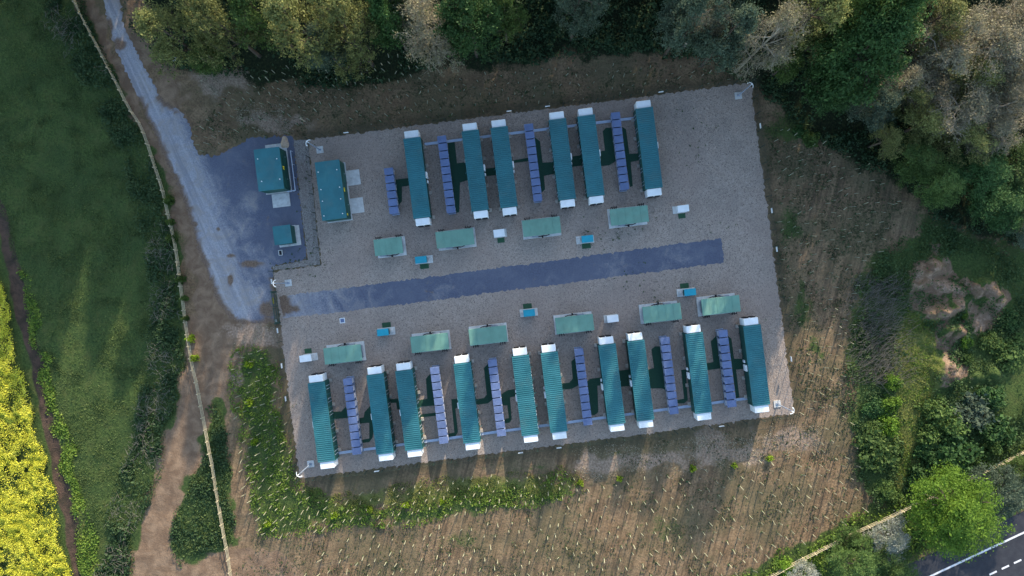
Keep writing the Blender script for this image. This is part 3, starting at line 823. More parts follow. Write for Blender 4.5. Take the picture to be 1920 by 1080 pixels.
roof_building([(590, 304.5), (636, 299), (650, 408), (604, 414.5)], 3.4, 'switch_room', 'long teal roofed switch room with two concrete landings inside the fence', 'building', .06,
              [(-.4, .33), (.36, .33), (-.38, .03), (.38, .03), (-.38, -.17), (.36, -.17), (-.4, -.42), (.36, -.42)], [(.0, .6, 2.3), (-.43, .3, 2.3)],
              [(2.95, 2.0, 2.0, 2.35, M_CONC), (2.95, -2.35, 2.0, 2.35, M_CONC)])
roof_building([(508.7, 425), (543, 421.5), (549, 455), (517, 460)], 2.5, 'utility_kiosk', 'small square teal kiosk on concrete base left of the compound', 'kiosk', .05, [], [], [(.25, -.1, 3.4, 3.1, M_CONC)])
# drain box and inspection cover
x, y = W(526.5, 474)
o = empty('cable_pit', (x, y, .016), TH)
q = MB()
for (c, d) in (((0, .38, .1), (.6, .08, .2)), ((0, -.38, .1), (.6, .08, .2)), ((-.26, 0, .1), (.08, .68, .2)), ((.26, 0, .1), (.08, .68, .2))): q.box(c, d)
q.build('frame', M_CONC, o); q = MB(); q.box((0, 0, .05), (.44, .68, .08)); q.build('lid', M_BLACK, o)
tag(o, 'small open frame pit below the square kiosk', 'pit')
x, y = W(642, 601)
o = empty('inspection_cover', (x, y, .022), TH)
q = MB(); q.box((0, 0, .02), (.8, .8, .03)); q.build('frame', M_WHITE, o)
q = MB(); q.box((0, 0, .035), (.58, .58, .03)); q.build('lid', M_RACK, o)
tag(o, 'square blue inspection cover with white frame set in the gravel', 'cover')

# sand heap by the switch room
def blob_mesh(name, rx, ry, h, seed, n=20, k=8):
    r = np.random.default_rng(seed); v = [(0, 0, h)]; f = []
    for i in range(1, k + 1):
        for j in range(n):
            a = 2 * PI * j / n; t = i / k
            w = 1 + .12 * math.sin(3 * a + seed) + r.normal(0, .03)
            v.append((rx * t * w * math.cos(a), ry * t * w * math.sin(a), h * max(0, (1 - t ** 2)) + r.normal(0, .03) * h * (1 - t) ))
    for j in range(n): f.append((0, 1 + j, 1 + (j + 1) % n))
    for i in range(k - 1):
        for j in range(n): f.append((1 + i * n + j, 1 + (i + 1) * n + j, 1 + (i + 1) * n + (j + 1) % n, 1 + i * n + (j + 1) % n))
    me = bpy.data.meshes.new(name); me.from_pydata(v, [], f); me.update(); return me
M_SAND = plain('sand', (0.46, 0.35, 0.25), 0.95, var=0.2, scale=4)
x, y = W(534, 268)
o = link('sand_heap', blob_mesh('sand_heap', .65, 1.0, .5, 3), M_SAND); o.location = (x, y, .012)
tag(o, 'small tan heap of sand beside the switch room slab', 'heap')

# ---------------------------------------------------------------- camera poles
def camera_pole(px, py, aim, lab):
    x, y = W(px, py)
    root = empty('camera_pole', (x, y, .02), 0)
    q = MB(); q.box((0, 0, .06), (1.05, 1.05, .12), TH); q.build('concrete_base', M_CONC, root)
    q = MB(); q.tube((0, 0, .1), (0, 0, 5.9), .10, .06, 8); q.build('pole', M_POLE, root)
    q = MB()
    for dx in (-.3, .3): q.box((dx * .5, 0, .17), (.12, .3, .1), TH)
    q.build('base_bracket', M_POLE, root)
    q = MB(); pts = []
    for t in np.linspace(-1.2, 1.2, 9):
        pts.append((math.cos(aim) * (.5 * math.cos(t) - .2) - math.sin(aim) * .52 * math.sin(t), math.sin(aim) * (.5 * math.cos(t) - .2) + math.cos(aim) * .52 * math.sin(t), 6.0))
    for a, b2 in zip(pts[:-1], pts[1:]): q.tube(a, b2, .06, .06, 6)
    q.build('camera_arm', M_WHITE, root)
    q = MB(); q.tube((0, 0, 5.85), (math.cos(aim) * .4, math.sin(aim) * .4, 6.0), .06, None, 6); q.build('arm_bracket', M_WHITE, root)
    q = MB(); q.tube((*pts[-1][:2], 5.9), (pts[-1][0], pts[-1][1], 5.65), .1, .08, 8); q.build('camera', M_WHITE, root)
    tag(root, lab, 'camera pole', 'security camera poles at the fence corners')
camera_pole(600, 281, 2.5, 'white headed camera pole by the long switch room corner')
camera_pole(541, 530.5, 3.0, 'white headed camera pole just inside the gate')
camera_pole(1384, 179.5, .7, 'white headed camera pole at the upper right gravel corner')
camera_pole(583, 869.5, 3.9, 'white headed camera pole at the lower left gravel corner')
camera_pole(1457, 757, -.5, 'white headed camera pole at the lower right gravel corner')

# ---------------------------------------------------------------- cable trays and covers
def tray(a, b, lab):
    pa = Vector((*W(*a), 0)); pb = Vector((*W(*b), 0))
    mid = (pa + pb) / 2; d = pb - pa
    root = empty('cable_tray', (mid.x, mid.y, .02), math.atan2(d.y, d.x))
    q = MB(); L = d.length
    q.box((0, 0, .15), (L, .38, .05)); q.box((0, .19, .18), (L, .03, .1)); q.box((0, -.19, .18), (L, .03, .1)); q.build('tray', M_GALV, root)
    for i in range(int(L // 3) + 1):
        s = MB(); s.box((-L / 2 + .2 + i * 3, 0, .065), (.12, .4, .12)); s.build('support', M_GALV, root)
    tag(root, lab, 'cable tray')
tray((796, 271), (1197, 221), 'pale blue grey cable tray running along the upper container row')
tray((635, 849), (1412, 745), 'pale blue grey cable tray running along the lower container row')

def Z(ox, oy, pts): return [(ox + x / 4, oy + y / 4) for x, y in pts]
COVERS = [
    (Z(440, 180, [(1205, 628), (1305, 615), (1308, 672), (1255, 680), (1255, 790), (1225, 825), (1205, 825)]), 'beside the short six cabinet rack'),
    (Z(440, 180, [(1600, 352), (1650, 345), (1668, 505), (1760, 492), (1775, 622), (1690, 650), (1685, 870), (1655, 880), (1615, 650)]), 'right of the second upper rack'),
    (Z(860, 160, [(180, 628), (290, 615), (293, 672), (180, 684)]), 'between the second and third upper containers'),
    (Z(860, 160, [(400, 565), (530, 542), (532, 568), (400, 584)]), 'right of the third upper container'),
    (Z(860, 160, [(570, 390), (610, 420), (630, 580), (725, 575), (730, 660), (640, 680), (648, 780), (622, 805), (590, 600)]), 'left of the fourth upper container'),
    (Z(860, 160, [(840, 535), (935, 522), (940, 600), (845, 612)]), 'between the fourth and fifth upper containers'),
    (Z(860, 160, [(1065, 495), (1097, 490), (1080, 345), (1103, 320), (1170, 318), (1190, 560), (1130, 600), (1065, 606)]), 'right of the fifth upper container'),
    (Z(860, 160, [(1225, 310), (1255, 330), (1280, 515), (1370, 510), (1375, 560), (1290, 575), (1305, 755), (1285, 762), (1245, 520)]), 'left of the rightmost upper container'),
    (Z(520, 600, [(400, 690), (480, 685), (515, 650), (535, 733), (400, 745)]), 'right of the leftmost lower container'),
    (Z(520, 600, [(590, 742), (648, 730), (655, 690), (695, 645), (740, 720), (715, 880), (690, 915), (620, 924), (620, 902), (690, 888), (690, 770), (590, 778)]), 'left of the second lower container'),
    (Z(520, 600, [(825, 595), (905, 590), (925, 665), (900, 672), (892, 620), (828, 622)]), 'between the second and third lower containers'),
    (Z(520, 600, [(1040, 605), (1125, 590), (1115, 440), (1150, 400), (1190, 640), (1045, 652)]), 'right of the third lower container'),
    (Z(520, 600, [(1055, 711), (1195, 693), (1197, 717), (1058, 732)]), 'a narrow strip right of the third lower container'),
    (Z(520, 600, [(1305, 595), (1370, 586), (1375, 640), (1335, 665), (1355, 840), (1335, 870), (1262, 880), (1262, 857), (1328, 843), (1310, 660)]), 'left of the fourth lower container'),
    (Z(520, 600, [(1475, 597), (1550, 585), (1570, 560), (1550, 360), (1585, 322), (1625, 560), (1620, 590), (1580, 625), (1478, 637)]), 'right of the fourth lower container'),
    (Z(520, 600, [(1680, 555), (1730, 525), (1810, 516), (1812, 566), (1745, 580), (1758, 745), (1740, 770), (1690, 777), (1690, 752), (1736, 735), (1725, 640), (1680, 640)]), 'left of the fifth lower container'),
    (Z(900, 600, [(605, 476), (670, 470), (695, 440), (685, 310), (720, 280), (755, 480), (690, 515), (605, 524)]), 'right of the sixth lower container'),
    (Z(900, 600, [(795, 465), (830, 440), (930, 428), (935, 484), (880, 492), (888, 690), (860, 712), (825, 712)]), 'left of the seventh lower container'),
    (Z(900, 600, [(1035, 382), (1140, 366), (1145, 492), (1040, 502)]), 'between the seventh and eighth lower containers'),
    (Z(900, 600, [(1260, 372), (1305, 360), (1285, 220), (1312, 198), (1360, 198), (1405, 527), (1360, 512), (1262, 512)]), 'right of the eighth lower container'),
    (Z(900, 600, [(1508, 375), (1585, 363), (1590, 420), (1545, 430), (1558, 600), (1530, 625), (1470, 624), (1470, 602), (1530, 590)]), 'left of the ninth lower container'),
    (Z(1100, 500, [(890, 727), (950, 715), (930, 560), (978, 512), (1020, 760), (895, 777)]), 'right of the ninth lower container'),
    (Z(1100, 500, [(1060, 520), (1085, 540), (1105, 690), (1200, 692), (1205, 763), (1120, 772), (1145, 980), (1120, 985)]), 'left of the rightmost lower container'),
]
for poly, where in COVERS:
    P = [tuple(p) for p in PX(poly)]
    cx = sum(p[0] for p in P) / len(P); cy = sum(p[1] for p in P) / len(P)
    q = MB(); q.prism([(p[0] - cx, p[1] - cy) for p in P], 0, .045)
    o = q.build('cable_cover', M_COVER); o.location = (cx, cy, .0205)
    tag(o, 'dark green cable cover on the gravel ' + where, 'cable cover', 'dark green cable covers')

# ---------------------------------------------------------------- mesh fence round the compound
def panel_mesh(L, H):
    v = []; f = []
    def q(x0, x1, z0, z1, y):
        k = len(v); v.extend([(x0, y, z0), (x1, y, z0), (x1, y, z1), (x0, y, z1)]); f.append((k, k + 1, k + 2, k + 3))
    for i in range(17):
        x = L * (i + .5) / 17; q(x - .006, x + .006, .05, H, 0)
    for z in (.06, .6, 1.2, 1.8, H - .03): q(0, L, z, z + .03, .004)
    b = MB(); b.v = v; b.f = f
    return b.mesh('mesh_panel')
FH = 2.35
def mesh_fence(line, lab, closed=False):
    P = PX(line)
    root = empty('mesh_fence', (P[0][0], P[0][1], 0.0))
    base = P[0]
    pm = {}
    post = MB(); post.box((0, 0, FH / 2), (.07, .07, FH + .1)); post = post.mesh('post')
    k = 0
    for a, b in zip(P[:-1], P[1:]):
        L = np.hypot(*(b - a)); n = max(1, round(L / 2.6)); ang = math.atan2(b[1] - a[1], b[0] - a[0])
        key = round(L / n, 3)
        if key not in pm: pm[key] = panel_mesh(L / n, FH)
        for i in range(n):
            p = a + (b - a) * i / n - base
            o = link('post', post, M_DGREEN, root); o.location = (p[0], p[1], .0); o.rotation_euler.z = ang
            o = link('panel', pm[key], M_DGREEN, root); o.location = (p[0], p[1], .0); o.rotation_euler.z = ang
    p = P[-1] - base
    o = link('post', post, M_DGREEN, root); o.location = (p[0], p[1], 0)
    tag(root, lab, 'fence')
    return root
mesh_fence([(513.5, 508.5), (602, 497), (592, 400), (578.5, 262), (900, 219), (1180, 184), (1408, 154), (1441, 400), (1490, 776), (1200, 816), (880, 857), (562, 898), (541, 740), (526, 606)],
           'dark green wire mesh fence running round the whole gravel compound')
mesh_fence([(513.5, 508.5), (518, 546)], 'short dark green mesh fence piece above the gate')
# gate
ga = np.array(W(518.2, 547)); gb = np.array(W(525.5, 604.5))
d = gb - ga; L = np.hypot(*d)
g = empty('compound_gate', (ga[0], ga[1], .02), math.atan2(d[1], d[0]))
for s in (0, 1):
    x0 = s * L / 2 + .06; x1 = (s + 1) * L / 2 - .06
    leaf = MB()
    for z in (.15, 1.15, 2.25): leaf.box(((x0 + x1) / 2, 0, z), (x1 - x0, .07, .09))
    for x in (x0 + .04, x1 - .04): leaf.box((x, 0, 1.2), (.08, .075, 2.2))
    lf = leaf.build('gate_leaf', M_GATE, g)
    inf = MB()
    for k in range(22):
        x = x0 + .1 + (x1 - x0 - .2) * k / 21; inf.box((x, 0, 1.2), (.03, .03, 2.1))
    inf.build('infill_bars', M_GATE, lf)
for x in (-.02, L + .02):
    q = MB(); q.box((x, 0, 1.25), (.16, .16, 2.5)); q.build('gate_post', M_GATE, g)
q = MB(); q.box((L * .28, -.07, 1.75), (.9, .03, .55)); q.build('warning_sign', M_YEL, g)
q = MB(); q.box((L * .93, -.07, 1.5), (.5, .03, .8)); q.build('notice_board', M_WHITE, g)
tag(g, 'dark green double gate with yellow sign at the compound entrance', 'gate')
# fence sign plates
SG = [(505.5, 528, 'beside the gate and camera pole'), (519, 620, 'just below the gate'), (527, 686, 'beside the white cabinet at left'), (534, 748, 'left of the leftmost lower container'),
      (706, 883.5, 'leftmost on the lower fence'), (976, 848.5, 'near the middle of the lower fence'), (1048, 838.5, 'right of the lower fence middle'), (1353, 798, 'near the right end of the lower fence'),
      (1446, 395, 'right of the upper white cabinet'), (1456, 467.5, 'right of the end of the compound road'), (1484, 673, 'right of the rightmost lower container'), (1424, 236, 'near the upper right corner'),
      (648, 244.5, 'leftmost on the upper fence'), (954, 204.5, 'above the third upper container'), (1026, 194.5, 'above the fourth upper container'), (1239, 167.5, 'right of the rightmost upper container')]
cc0 = np.array(W(1000, 520))
for (px, py, where) in SG:
    x, y = W(px, py, 1.85)
    fl = np.array(PX([(513.5, 508.5), (602, 497), (592, 400), (578.5, 262), (900, 219), (1180, 184), (1408, 154), (1441, 400), (1490, 776), (1200, 816), (880, 857), (562, 898), (541, 740), (518, 546), (513.5, 508.5)]))
    best = None
    for a, b in zip(fl[:-1], fl[1:]):
        t = np.clip(((np.array((x, y)) - a) @ (b - a)) / ((b - a) @ (b - a)), 0, 1); qq = a + t * (b - a); dd = np.hypot(*(qq - (x, y)))
        if best is None or dd < best[0]: best = (dd, qq, math.atan2(b[1] - a[1], b[0] - a[0]))
    qq, ang = best[1], best[2]
    nrm = np.array([-math.sin(ang), math.cos(ang)])
    if (qq - cc0) @ nrm < 0: nrm = -nrm
    tilt = .3
    s = MB(); s.box((0, 0, 0), (.75, .05, .5))
    o = s.build('fence_sign', M_WHITE); o.location = (qq[0] - nrm[0] * .1, qq[1] - nrm[1] * .1, 1.8); o.rotation_euler = (0, 0, ang)
    tag(o, 'small white plate on the mesh fence ' + where, 'sign', 'white plates on the mesh fence')

# ---------------------------------------------------------------- post and rail fences
def rail_fence(line, lab, bay=1.85, hgt=1.25):
    P = PX(line)
    seg = np.hypot(*(P[1:] - P[:-1]).T); cum = np.concatenate([[0], np.cumsum(seg)])
    n = int(cum[-1] / bay)
    S = np.linspace(0, cum[-1], n + 1)
    Q = np.stack([np.interp(S, cum, P[:, 0]), np.interp(S, cum, P[:, 1])], -1)
    hz = height(Q[:, 0], Q[:, 1])
    root = empty('rail_fence', (Q[0][0], Q[0][1], hz[0]))
    r = np.random.default_rng(3)
    post = MB(); post.box((0, 0, hgt / 2 - .1), (.13, .13, hgt + .3)); post = post.mesh('post')
    rail = MB(); rail.box((.5, 0, 0), (1, .05, .11)); rail = rail.mesh('rail')
    o0 = Vector((Q[0][0], Q[0][1], hz[0]))
    for i in range(n + 1):
        o = link('post', post, M_WOOD, root); o.location = Vector((Q[i][0], Q[i][1], hz[i])) - o0
        o.rotation_euler = (r.normal(0, .02), r.normal(0, .02), math.atan2(*(Q[min(i + 1, n)] - Q[max(i - 1, 0)])[::-1]))
        if i < n:
            a = Vector((Q[i][0], Q[i][1], hz[i])); b = Vector((Q[i + 1][0], Q[i + 1][1], hz[i + 1])); d = b - a
            nn = Vector((-d.y, d.x, 0)).normalized()
            for k, z in enumerate((.35, .75, 1.12)):
                o = link('rail', rail, M_WOOD, root); o.location = a - o0 + Vector((0, 0, z + r.normal(0, .015))) + nn * .085
                o.scale = (d.length, 1, 1); o.rotation_euler = (0, -math.atan2(d.z, Vector((d.x, d.y)).length), math.atan2(d.y, d.x))
    tag(root, lab, 'fence')
rail_fence(FENCE_L, 'long weathered wooden post and rail fence left of the access track')
rail_fence(FENCE_R, 'weathered wooden post and rail fence beside the road at lower right')

# ---------------------------------------------------------------- foliage generators
def leaf_quads(C, size, up=0.35, seed=0, asp=0.62, svar=0.35):
    r = np.random.default_rng(seed)
    n = len(C)
    N = r.normal(size=(n, 3)); N /= np.linalg.norm(N, axis=1)[:, None]
    N[:, 2] = np.abs(N[:, 2]) + up; N /= np.linalg.norm(N, axis=1)[:, None]
    T = np.cross(N, r.normal(size=(n, 3))); T /= np.linalg.norm(T, axis=1)[:, None] + 1e-9
    B = np.cross(N, T)
    s = (np.asarray(size) * np.exp(r.normal(0, svar, n)))[:, None]
    a = T * s * .5; b = B * s * .5 * asp
    V = np.stack([C - a, C - b * 1.0 + a * .1, C + a, C + b + a * .1], 1).reshape(-1, 3)
    F = np.arange(4 * n).reshape(-1, 4)
    return V, F

def seg_tubes(P0, P1, R0, R1, k=4):
    P0 = np.asarray(P0); P1 = np.asarray(P1); R0 = np.asarray(R0); R1 = np.asarray(R1)
    n = len(P0); A = P1 - P0; A = A / (np.linalg.norm(A, axis=1)[:, None] + 1e-9)
    H = np.where(np.abs(A[:, 2:3]) < .9, np.array([[0, 0, 1.]]), np.array([[1., 0, 0]]))
    U = np.cross(A, H); U /= np.linalg.norm(U, axis=1)[:, None] + 1e-9
    Wv = np.cross(A, U)
    V = []
    for P, R in ((P0, R0), (P1, R1)):
        for i in range(k):
            t = 2 * PI * i / k
            V.append(P + U * (R * math.cos(t))[:, None] + Wv * (R * math.sin(t))[:, None])
    V = np.stack(V, 1).reshape(-1, 3)
    base = np.arange(n)[:, None] * 2 * k
    F = np.concatenate([np.concatenate([base + i, base + (i + 1) % k, base + k + (i + 1) % k, base + k + i], 1) for i in range(k)])
    return V, F

def skeleton(seed, H, R, depth, limbs=8, th=0.32, spread=1.0):
    r = np.random.default_rng(seed)
    S = []; tips = []
    def norm(v): return v / (np.linalg.norm(v) + 1e-9)
    def branch(p, d, L, rad, lev):
        n = 3 if lev < 3 else 2
        pts = [p]
        for i in range(n):
            d = norm(d + r.normal(0, .16, 3) + np.array([0, 0, .06]))
            q = p + d * L / n
            S.append((p, q, rad * (1 - i / n * .5), rad * (1 - (i + 1) / n * .5), lev))
            p = q; pts.append(p)
        if lev >= depth: tips.append((p, d)); return
        m = [0, 6, 5, 5, 4][lev] if lev else limbs
        for i in range(m):
            t = r.uniform(.35, 1.0)
            j = min(int(t * n), n - 1); q = pts[j] + (pts[j + 1] - pts[j]) * (t * n - j)
            a = r.normal(0, 1, 3); a = norm(a - d * (a @ d))
            branch(q, norm(d * .75 + a * .85 * spread), L * r.uniform(.45, .68), rad * .5, lev + 1)
        tips.append((p, d))
    # trunk
    p = np.zeros(3); zz = H * th
    S.append((p, np.array([0, 0, zz]), R * .075, R * .055, 0))
    S.append((np.array([0, 0, zz]), np.array([r.normal(0, .2), r.normal(0, .2), H * .8]), R * .055, R * .02, 0))
    for i in range(limbs):
        a = 2 * PI * (i + r.uniform(-.3, .3)) / limbs; z = H * r.uniform(th * .9, .68)
        e = r.uniform(.15, .9)
        branch(np.array([0, 0, z]), norm(np.array([math.cos(a), math.sin(a), e * .8])), R * r.uniform(.62, .8), R * .026, 1)
    for i in range(3):
        a = r.uniform(0, 2 * PI)
        branch(np.array([0, 0, H * .72]), norm(np.array([math.cos(a) * .5, math.sin(a) * .5, 1])), R * .5, R * .022, 1)
    T = np.array([t[0] for t in tips])
    sxy = R / np.percentile(np.hypot(T[:, 0], T[:, 1]), 96)
    zt = T[:, 2].max()
    def fix(q):
        q = np.array(q, float); q[:2] *= sxy
        if q[2] > zz: q[2] = zz + (q[2] - zz) * (H - zz) / (zt - zz)
        return q
    S = [(fix(a), fix(b), c, d, l) for a, b, c, d, l in S]
    T = np.array([fix(t) for t in T])
    return S, T

TREE_R, TREE_H = 5.0, 18.0
def tree_meshes(seed, leaves, sig, size, depth=3, twig_keep=3, limbs=8, drop=0.0, shell=0):
    S, T = skeleton(seed, TREE_H, TREE_R, depth, limbs)
    r = np.random.default_rng(seed + 50)
    S2 = [s for s in S if s[4] <= twig_keep]
    thick = [s for s in S2 if s[4] <= 1]; thin = [s for s in S2 if s[4] > 1]
    V1, F1 = seg_tubes([s[0] for s in thick], [s[1] for s in thick], [s[2] for s in thick], [s[3] for s in thick], 6)
    V2, F2 = seg_tubes([s[0] for s in thin], [s[1] for s in thin], [max(s[2], .02) for s in thin], [max(s[3], .013) for s in thin], 3)
    trunk = np_mesh('trunk', np.vstack([V1, V2]), np.vstack([F1, F2 + len(V1)]))
    crown = None
    if leaves:
        K = T[r.random(len(T)) > drop]
        if shell:                                   # extra clumps through the crown volume
            a = r.normal(size=(shell, 3)); a /= np.linalg.norm(a, axis=1)[:, None]; a[:, 2] = np.abs(a[:, 2]) * 1.0 - .12
            rad = r.uniform(.62, 1.0, shell)
            lump = .82 + .3 * vnoise(a[:, 0] * 3 + 20, a[:, 1] * 3 + a[:, 2] * 2 + 20, 1.0, seed + 9)
            Q = a * (rad * lump)[:, None] * np.array([TREE_R, TREE_R, TREE_H * .5]); Q[:, 2] += TREE_H * .48
            K = np.vstack([K, Q])
        per = max(1, leaves // len(K))
        w = np.exp(r.normal(0, .5, len(K)))
        cnt = np.maximum((per * w / w.mean()).astype(int), 1)
        C = np.repeat(K, cnt, 0)
        sg = np.repeat(sig * np.exp(r.normal(0, .25, len(K))), cnt)
        C = C + r.normal(size=C.shape) * sg[:, None] * np.array([1, 1, .7])
        C[:, 2] = np.maximum(C[:, 2], TREE_H * .12)
        V3, F3 = leaf_quads(C, np.full(len(C), size), .3, seed)
        crown = np_mesh('crown', V3, F3)
    return trunk, crown

FOL = {
    'dense': foliage('deep_green_leaves', [(0.026, 0.062, 0.020), (0.045, 0.105, 0.028), (0.070, 0.140, 0.038)]),
    'olive': foliage('olive_spring_leaves', [(0.10, 0.125, 0.042), (0.17, 0.19, 0.06), (0.26, 0.265, 0.085)]),
    'bluegreen': foliage('blue_green_leaves', [(0.045, 0.078, 0.050), (0.075, 0.110, 0.070), (0.11, 0.14, 0.09)]),
    'bare': foliage('sparse_buds', [(0.18, 0.165, 0.105), (0.26, 0.24, 0.15), (0.29, 0.29, 0.15)]),
    'mid': foliage('mid_green_leaves', [(0.045, 0.088, 0.024), (0.080, 0.140, 0.032), (0.125, 0.185, 0.048)]),
    'lime': foliage('lime_leaves', [(0.070, 0.145, 0.014), (0.125, 0.230, 0.022), (0.19, 0.31, 0.034)]),
    'fresh': foliage('fresh_sapling_leaves', [(0.13, 0.20, 0.015), (0.21, 0.32, 0.02), (0.31, 0.42, 0.04)], .35),
    'blossom': foliage('grey_white_blossom', [(0.12, 0.16, 0.08), (0.34, 0.36, 0.28), (0.55, 0.56, 0.49)]),
}
VAR = {}
spec = {   # leaves, clump spread, leaf size, depth, twigs kept, limbs, dropped tips, extra clumps
    'dense': (24000, .40, .27, 3, 2, 8, 0, 150), 'olive': (13000, .32, .23, 3, 3, 9, .10, 30), 'bluegreen': (19000, .38, .25, 3, 2, 8, .05, 70),
    'bare': (13000, .40, .19, 4, 4, 12, .15, 30), 'mid': (19000, .38, .25, 3, 3, 8, .05, 80), 'lime': (38000, .36, .19, 3, 2, 9, .5, 330), 'blossom': (15000, .38, .24, 3, 3, 9, 0, 110)}
for k, a in spec.items():
    VAR[k] = [tree_meshes(100 * i + hash(k) % 1 + len(k) * 7 + ord(k[0]), *a) for i in range(1 if k in ('lime', 'blossom') else 3)]
BARKS = {'bare': M_BARKP}
cnt_k = {}
def tree(px, py, rpx, H, kind, lab, group='trees of the wood', zfrac=.62, name=None):
    zc = H * zfrac
    x, y = W(px, py, zc)
    R = rpx / (FPX / (CAM_H - zc))
    gz = ground_z(x, y)
    cnt_k[kind] = cnt_k.get(kind, 0) + 1
    v = VAR[kind][cnt_k[kind] % len(VAR[kind])]
    root = empty(name or {'dense': 'broadleaf_tree', 'olive': 'spring_tree', 'bluegreen': 'broadleaf_tree', 'bare': 'bare_tree', 'mid': 'broadleaf_tree', 'lime': 'maple_tree', 'blossom': 'hawthorn_tree'}[kind], (x, y, gz - .1), random.uniform(0, 2 * PI))
    root.scale = (R / TREE_R, R / TREE_R * random.uniform(.92, 1.08), H / TREE_H)
    bk = BARKS.get(kind, M_BARK)
    link('trunk', v[0], bk, root)
    if v[1]: link('crown', v[1], FOL[kind], root)
    tag(root, lab, 'tree', group)
    return root

TREES = [
    (325, 70, 62, 14, 'olive', 'yellowish olive tree at the wood corner beside the access track'),
    (415, 45, 60, 17, 'olive', 'yellowish olive tree second from the track along the top edge'),
    (385, 100, 34, 9, 'mid', 'low green tree below the olive trees at top left'),
    (490, 30, 52, 17, 'mid', 'mid green tree between the yellow trees at the top edge'),
    (560, 45, 66, 18, 'olive', 'loose pale yellow tree left of the brightest yellow tree at top'),
    (655, 60, 62, 18, 'olive', 'brightest yellow leafed tree at the top left of the compound'),
    (605, 85, 36, 13, 'bluegreen', 'grey green tree tucked below the two yellow trees at top'),
    (730, 30, 46, 18, 'dense', 'dark green tree right of the brightest yellow tree'),
    (800, 55, 60, 18, 'bare', 'bare grey twiggy tree at the top edge above the second rack'),
    (880, 35, 62, 19, 'dense', 'deep green tree right of the bare grey tree at top'),
    (945, 10, 40, 18, 'mid', 'green tree half cut by the top edge near the middle'),
    (1085, 5, 46, 18, 'bluegreen', 'dark blue green tree alone at the top edge middle'),
    (1290, 35, 52, 19, 'bluegreen', 'grey green tree first right of the dark gap at top'),
    (1365, 65, 50, 17, 'bluegreen', 'grey green tree above the upper right gravel corner'),
    (1440, 75, 52, 18, 'bare', 'bare twiggy tree reaching down above the gravel corner'),
    (1520, 35, 60, 19, 'olive', 'sparse yellow green tree at the top edge right of the twiggy tree'),
    (1475, 120, 30, 10, 'mid', 'small green tree at the foot of the twiggy tree'),
    (1610, 100, 78, 18, 'dense', 'largest deep green tree at upper right'),
    (1555, 160, 50, 13, 'dense', 'deep green tree at the lower edge of the upper right wood'),
    (1655, 30, 56, 20, 'dense', 'deep green tree cut by the top edge at right'),
    (1640, 195, 44, 12, 'bluegreen', 'dull green tree below the largest deep green tree'),
    (1765, 120, 66, 19, 'bare', 'big brown bare tree left of the pair in the upper right corner'),
    (1860, 90, 70, 20, 'bare', 'big brown bare tree nearest the upper right corner'),
    (1750, 40, 54, 19, 'olive', 'olive tree at the top edge between green and bare trees'),
    (1800, 195, 64, 17, 'bare', 'wide brown bare tree below the bare pair at right'),
    (1890, 195, 50, 17, 'bare', 'bare tree at the right edge below the corner'),
    (1740, 230, 48, 14, 'olive', 'olive brown tree in the right wood above the bright green one'),
    (1815, 262, 46, 14, 'olive', 'olive tree in the right wood beside the green pair'),
    (1665, 262, 30, 9, 'olive', 'small sparse tree at the edge of the right wood'),
    (1720, 300, 42, 12, 'mid', 'mid green tree at the inner edge of the right wood'),
    (1765, 345, 44, 12, 'mid', 'bright green tree sticking out of the right wood'),
    (1845, 320, 52, 15, 'dense', 'dark green tree in the right wood by the bright green one'),
    (1905, 300, 46, 15, 'mid', 'green tree at the right edge of the wood'),
    (1875, 385, 48, 14, 'dense', 'lowest dark green tree of the right wood'),
    (1830, 140, 56, 19, 'olive', 'pale olive crown between the brown bare trees at upper right'),
    (1900, 140, 46, 18, 'bare', 'bare brown crown against the right edge near the corner'),
    (1690, 150, 44, 16, 'bare', 'bare grey brown tree right of the largest deep green tree'),
    (1790, 60, 50, 19, 'bare', 'grey brown bare crown above the big bare tree at upper right'),
    (1900, 40, 48, 20, 'bare', 'bare crown filling the very upper right corner'),
    (1850, 250, 46, 15, 'bare', 'bare brown crown between the olive tree and the right edge'),
    (1700, 180, 40, 14, 'olive', 'olive crown right of the dull green tree'),
    (1330, 20, 44, 18, 'bare', 'grey bare crown among the grey green trees at top'),
    (1590, 30, 44, 18, 'mid', 'fresh green crown cut by the top edge left of the deep green trees'),
    (620, 20, 46, 18, 'olive', 'pale yellow crown at the top edge between the yellow trees'),
    (370, 20, 46, 17, 'olive', 'pale olive crown at the top edge near the track'),
    (770, 10, 40, 17, 'bluegreen', 'grey green crown at the top edge left of the bare tree'),
    (1930, 420, 40, 13, 'bluegreen', 'dull green tree cut by the right edge'),
    (1795, 965, 84, 11, 'lime', 'big round lime green tree beside the road', 'trees beside the road'),
    (1668, 1012, 38, 6, 'blossom', 'grey white blossoming hawthorn beside the lime green tree', 'trees beside the road'),
    (1880, 925, 52, 7, 'bluegreen', 'grey olive tree right of the lime green tree by the road', 'trees beside the road'),
    (1608, 1056, 50, 7, 'mid', 'yellowish green tree at the bottom edge by the rail fence', 'trees beside the road'),
    (1680, 1062, 40, 5.5, 'mid', 'green tree at the bottom edge beside the road', 'trees beside the road'),
    (1600, 1012, 20, 4, 'mid', 'small bright green tree left of the hawthorn', 'trees beside the road'),
    (1508, 1085, 30, 4.5, 'blossom', 'pale blossoming bush cut by the bottom edge', 'trees beside the road'),
    (1930, 888, 32, 6, 'mid', 'green tree at the right edge above the road', 'trees beside the road'),
]
def tree_height(t):
    if t[0] > 1680 and t[1] < 450:                  # the lower, younger east side of the wood
        return (15 if t[1] < 110 else 12.5 if t[1] < 210 else 10.5 if t[1] < 290 else 8) * (t[3] / 17 * .3 + .7)
    return t[3] * (1.34 if t[1] < 110 and t[3] > 12 else 1)
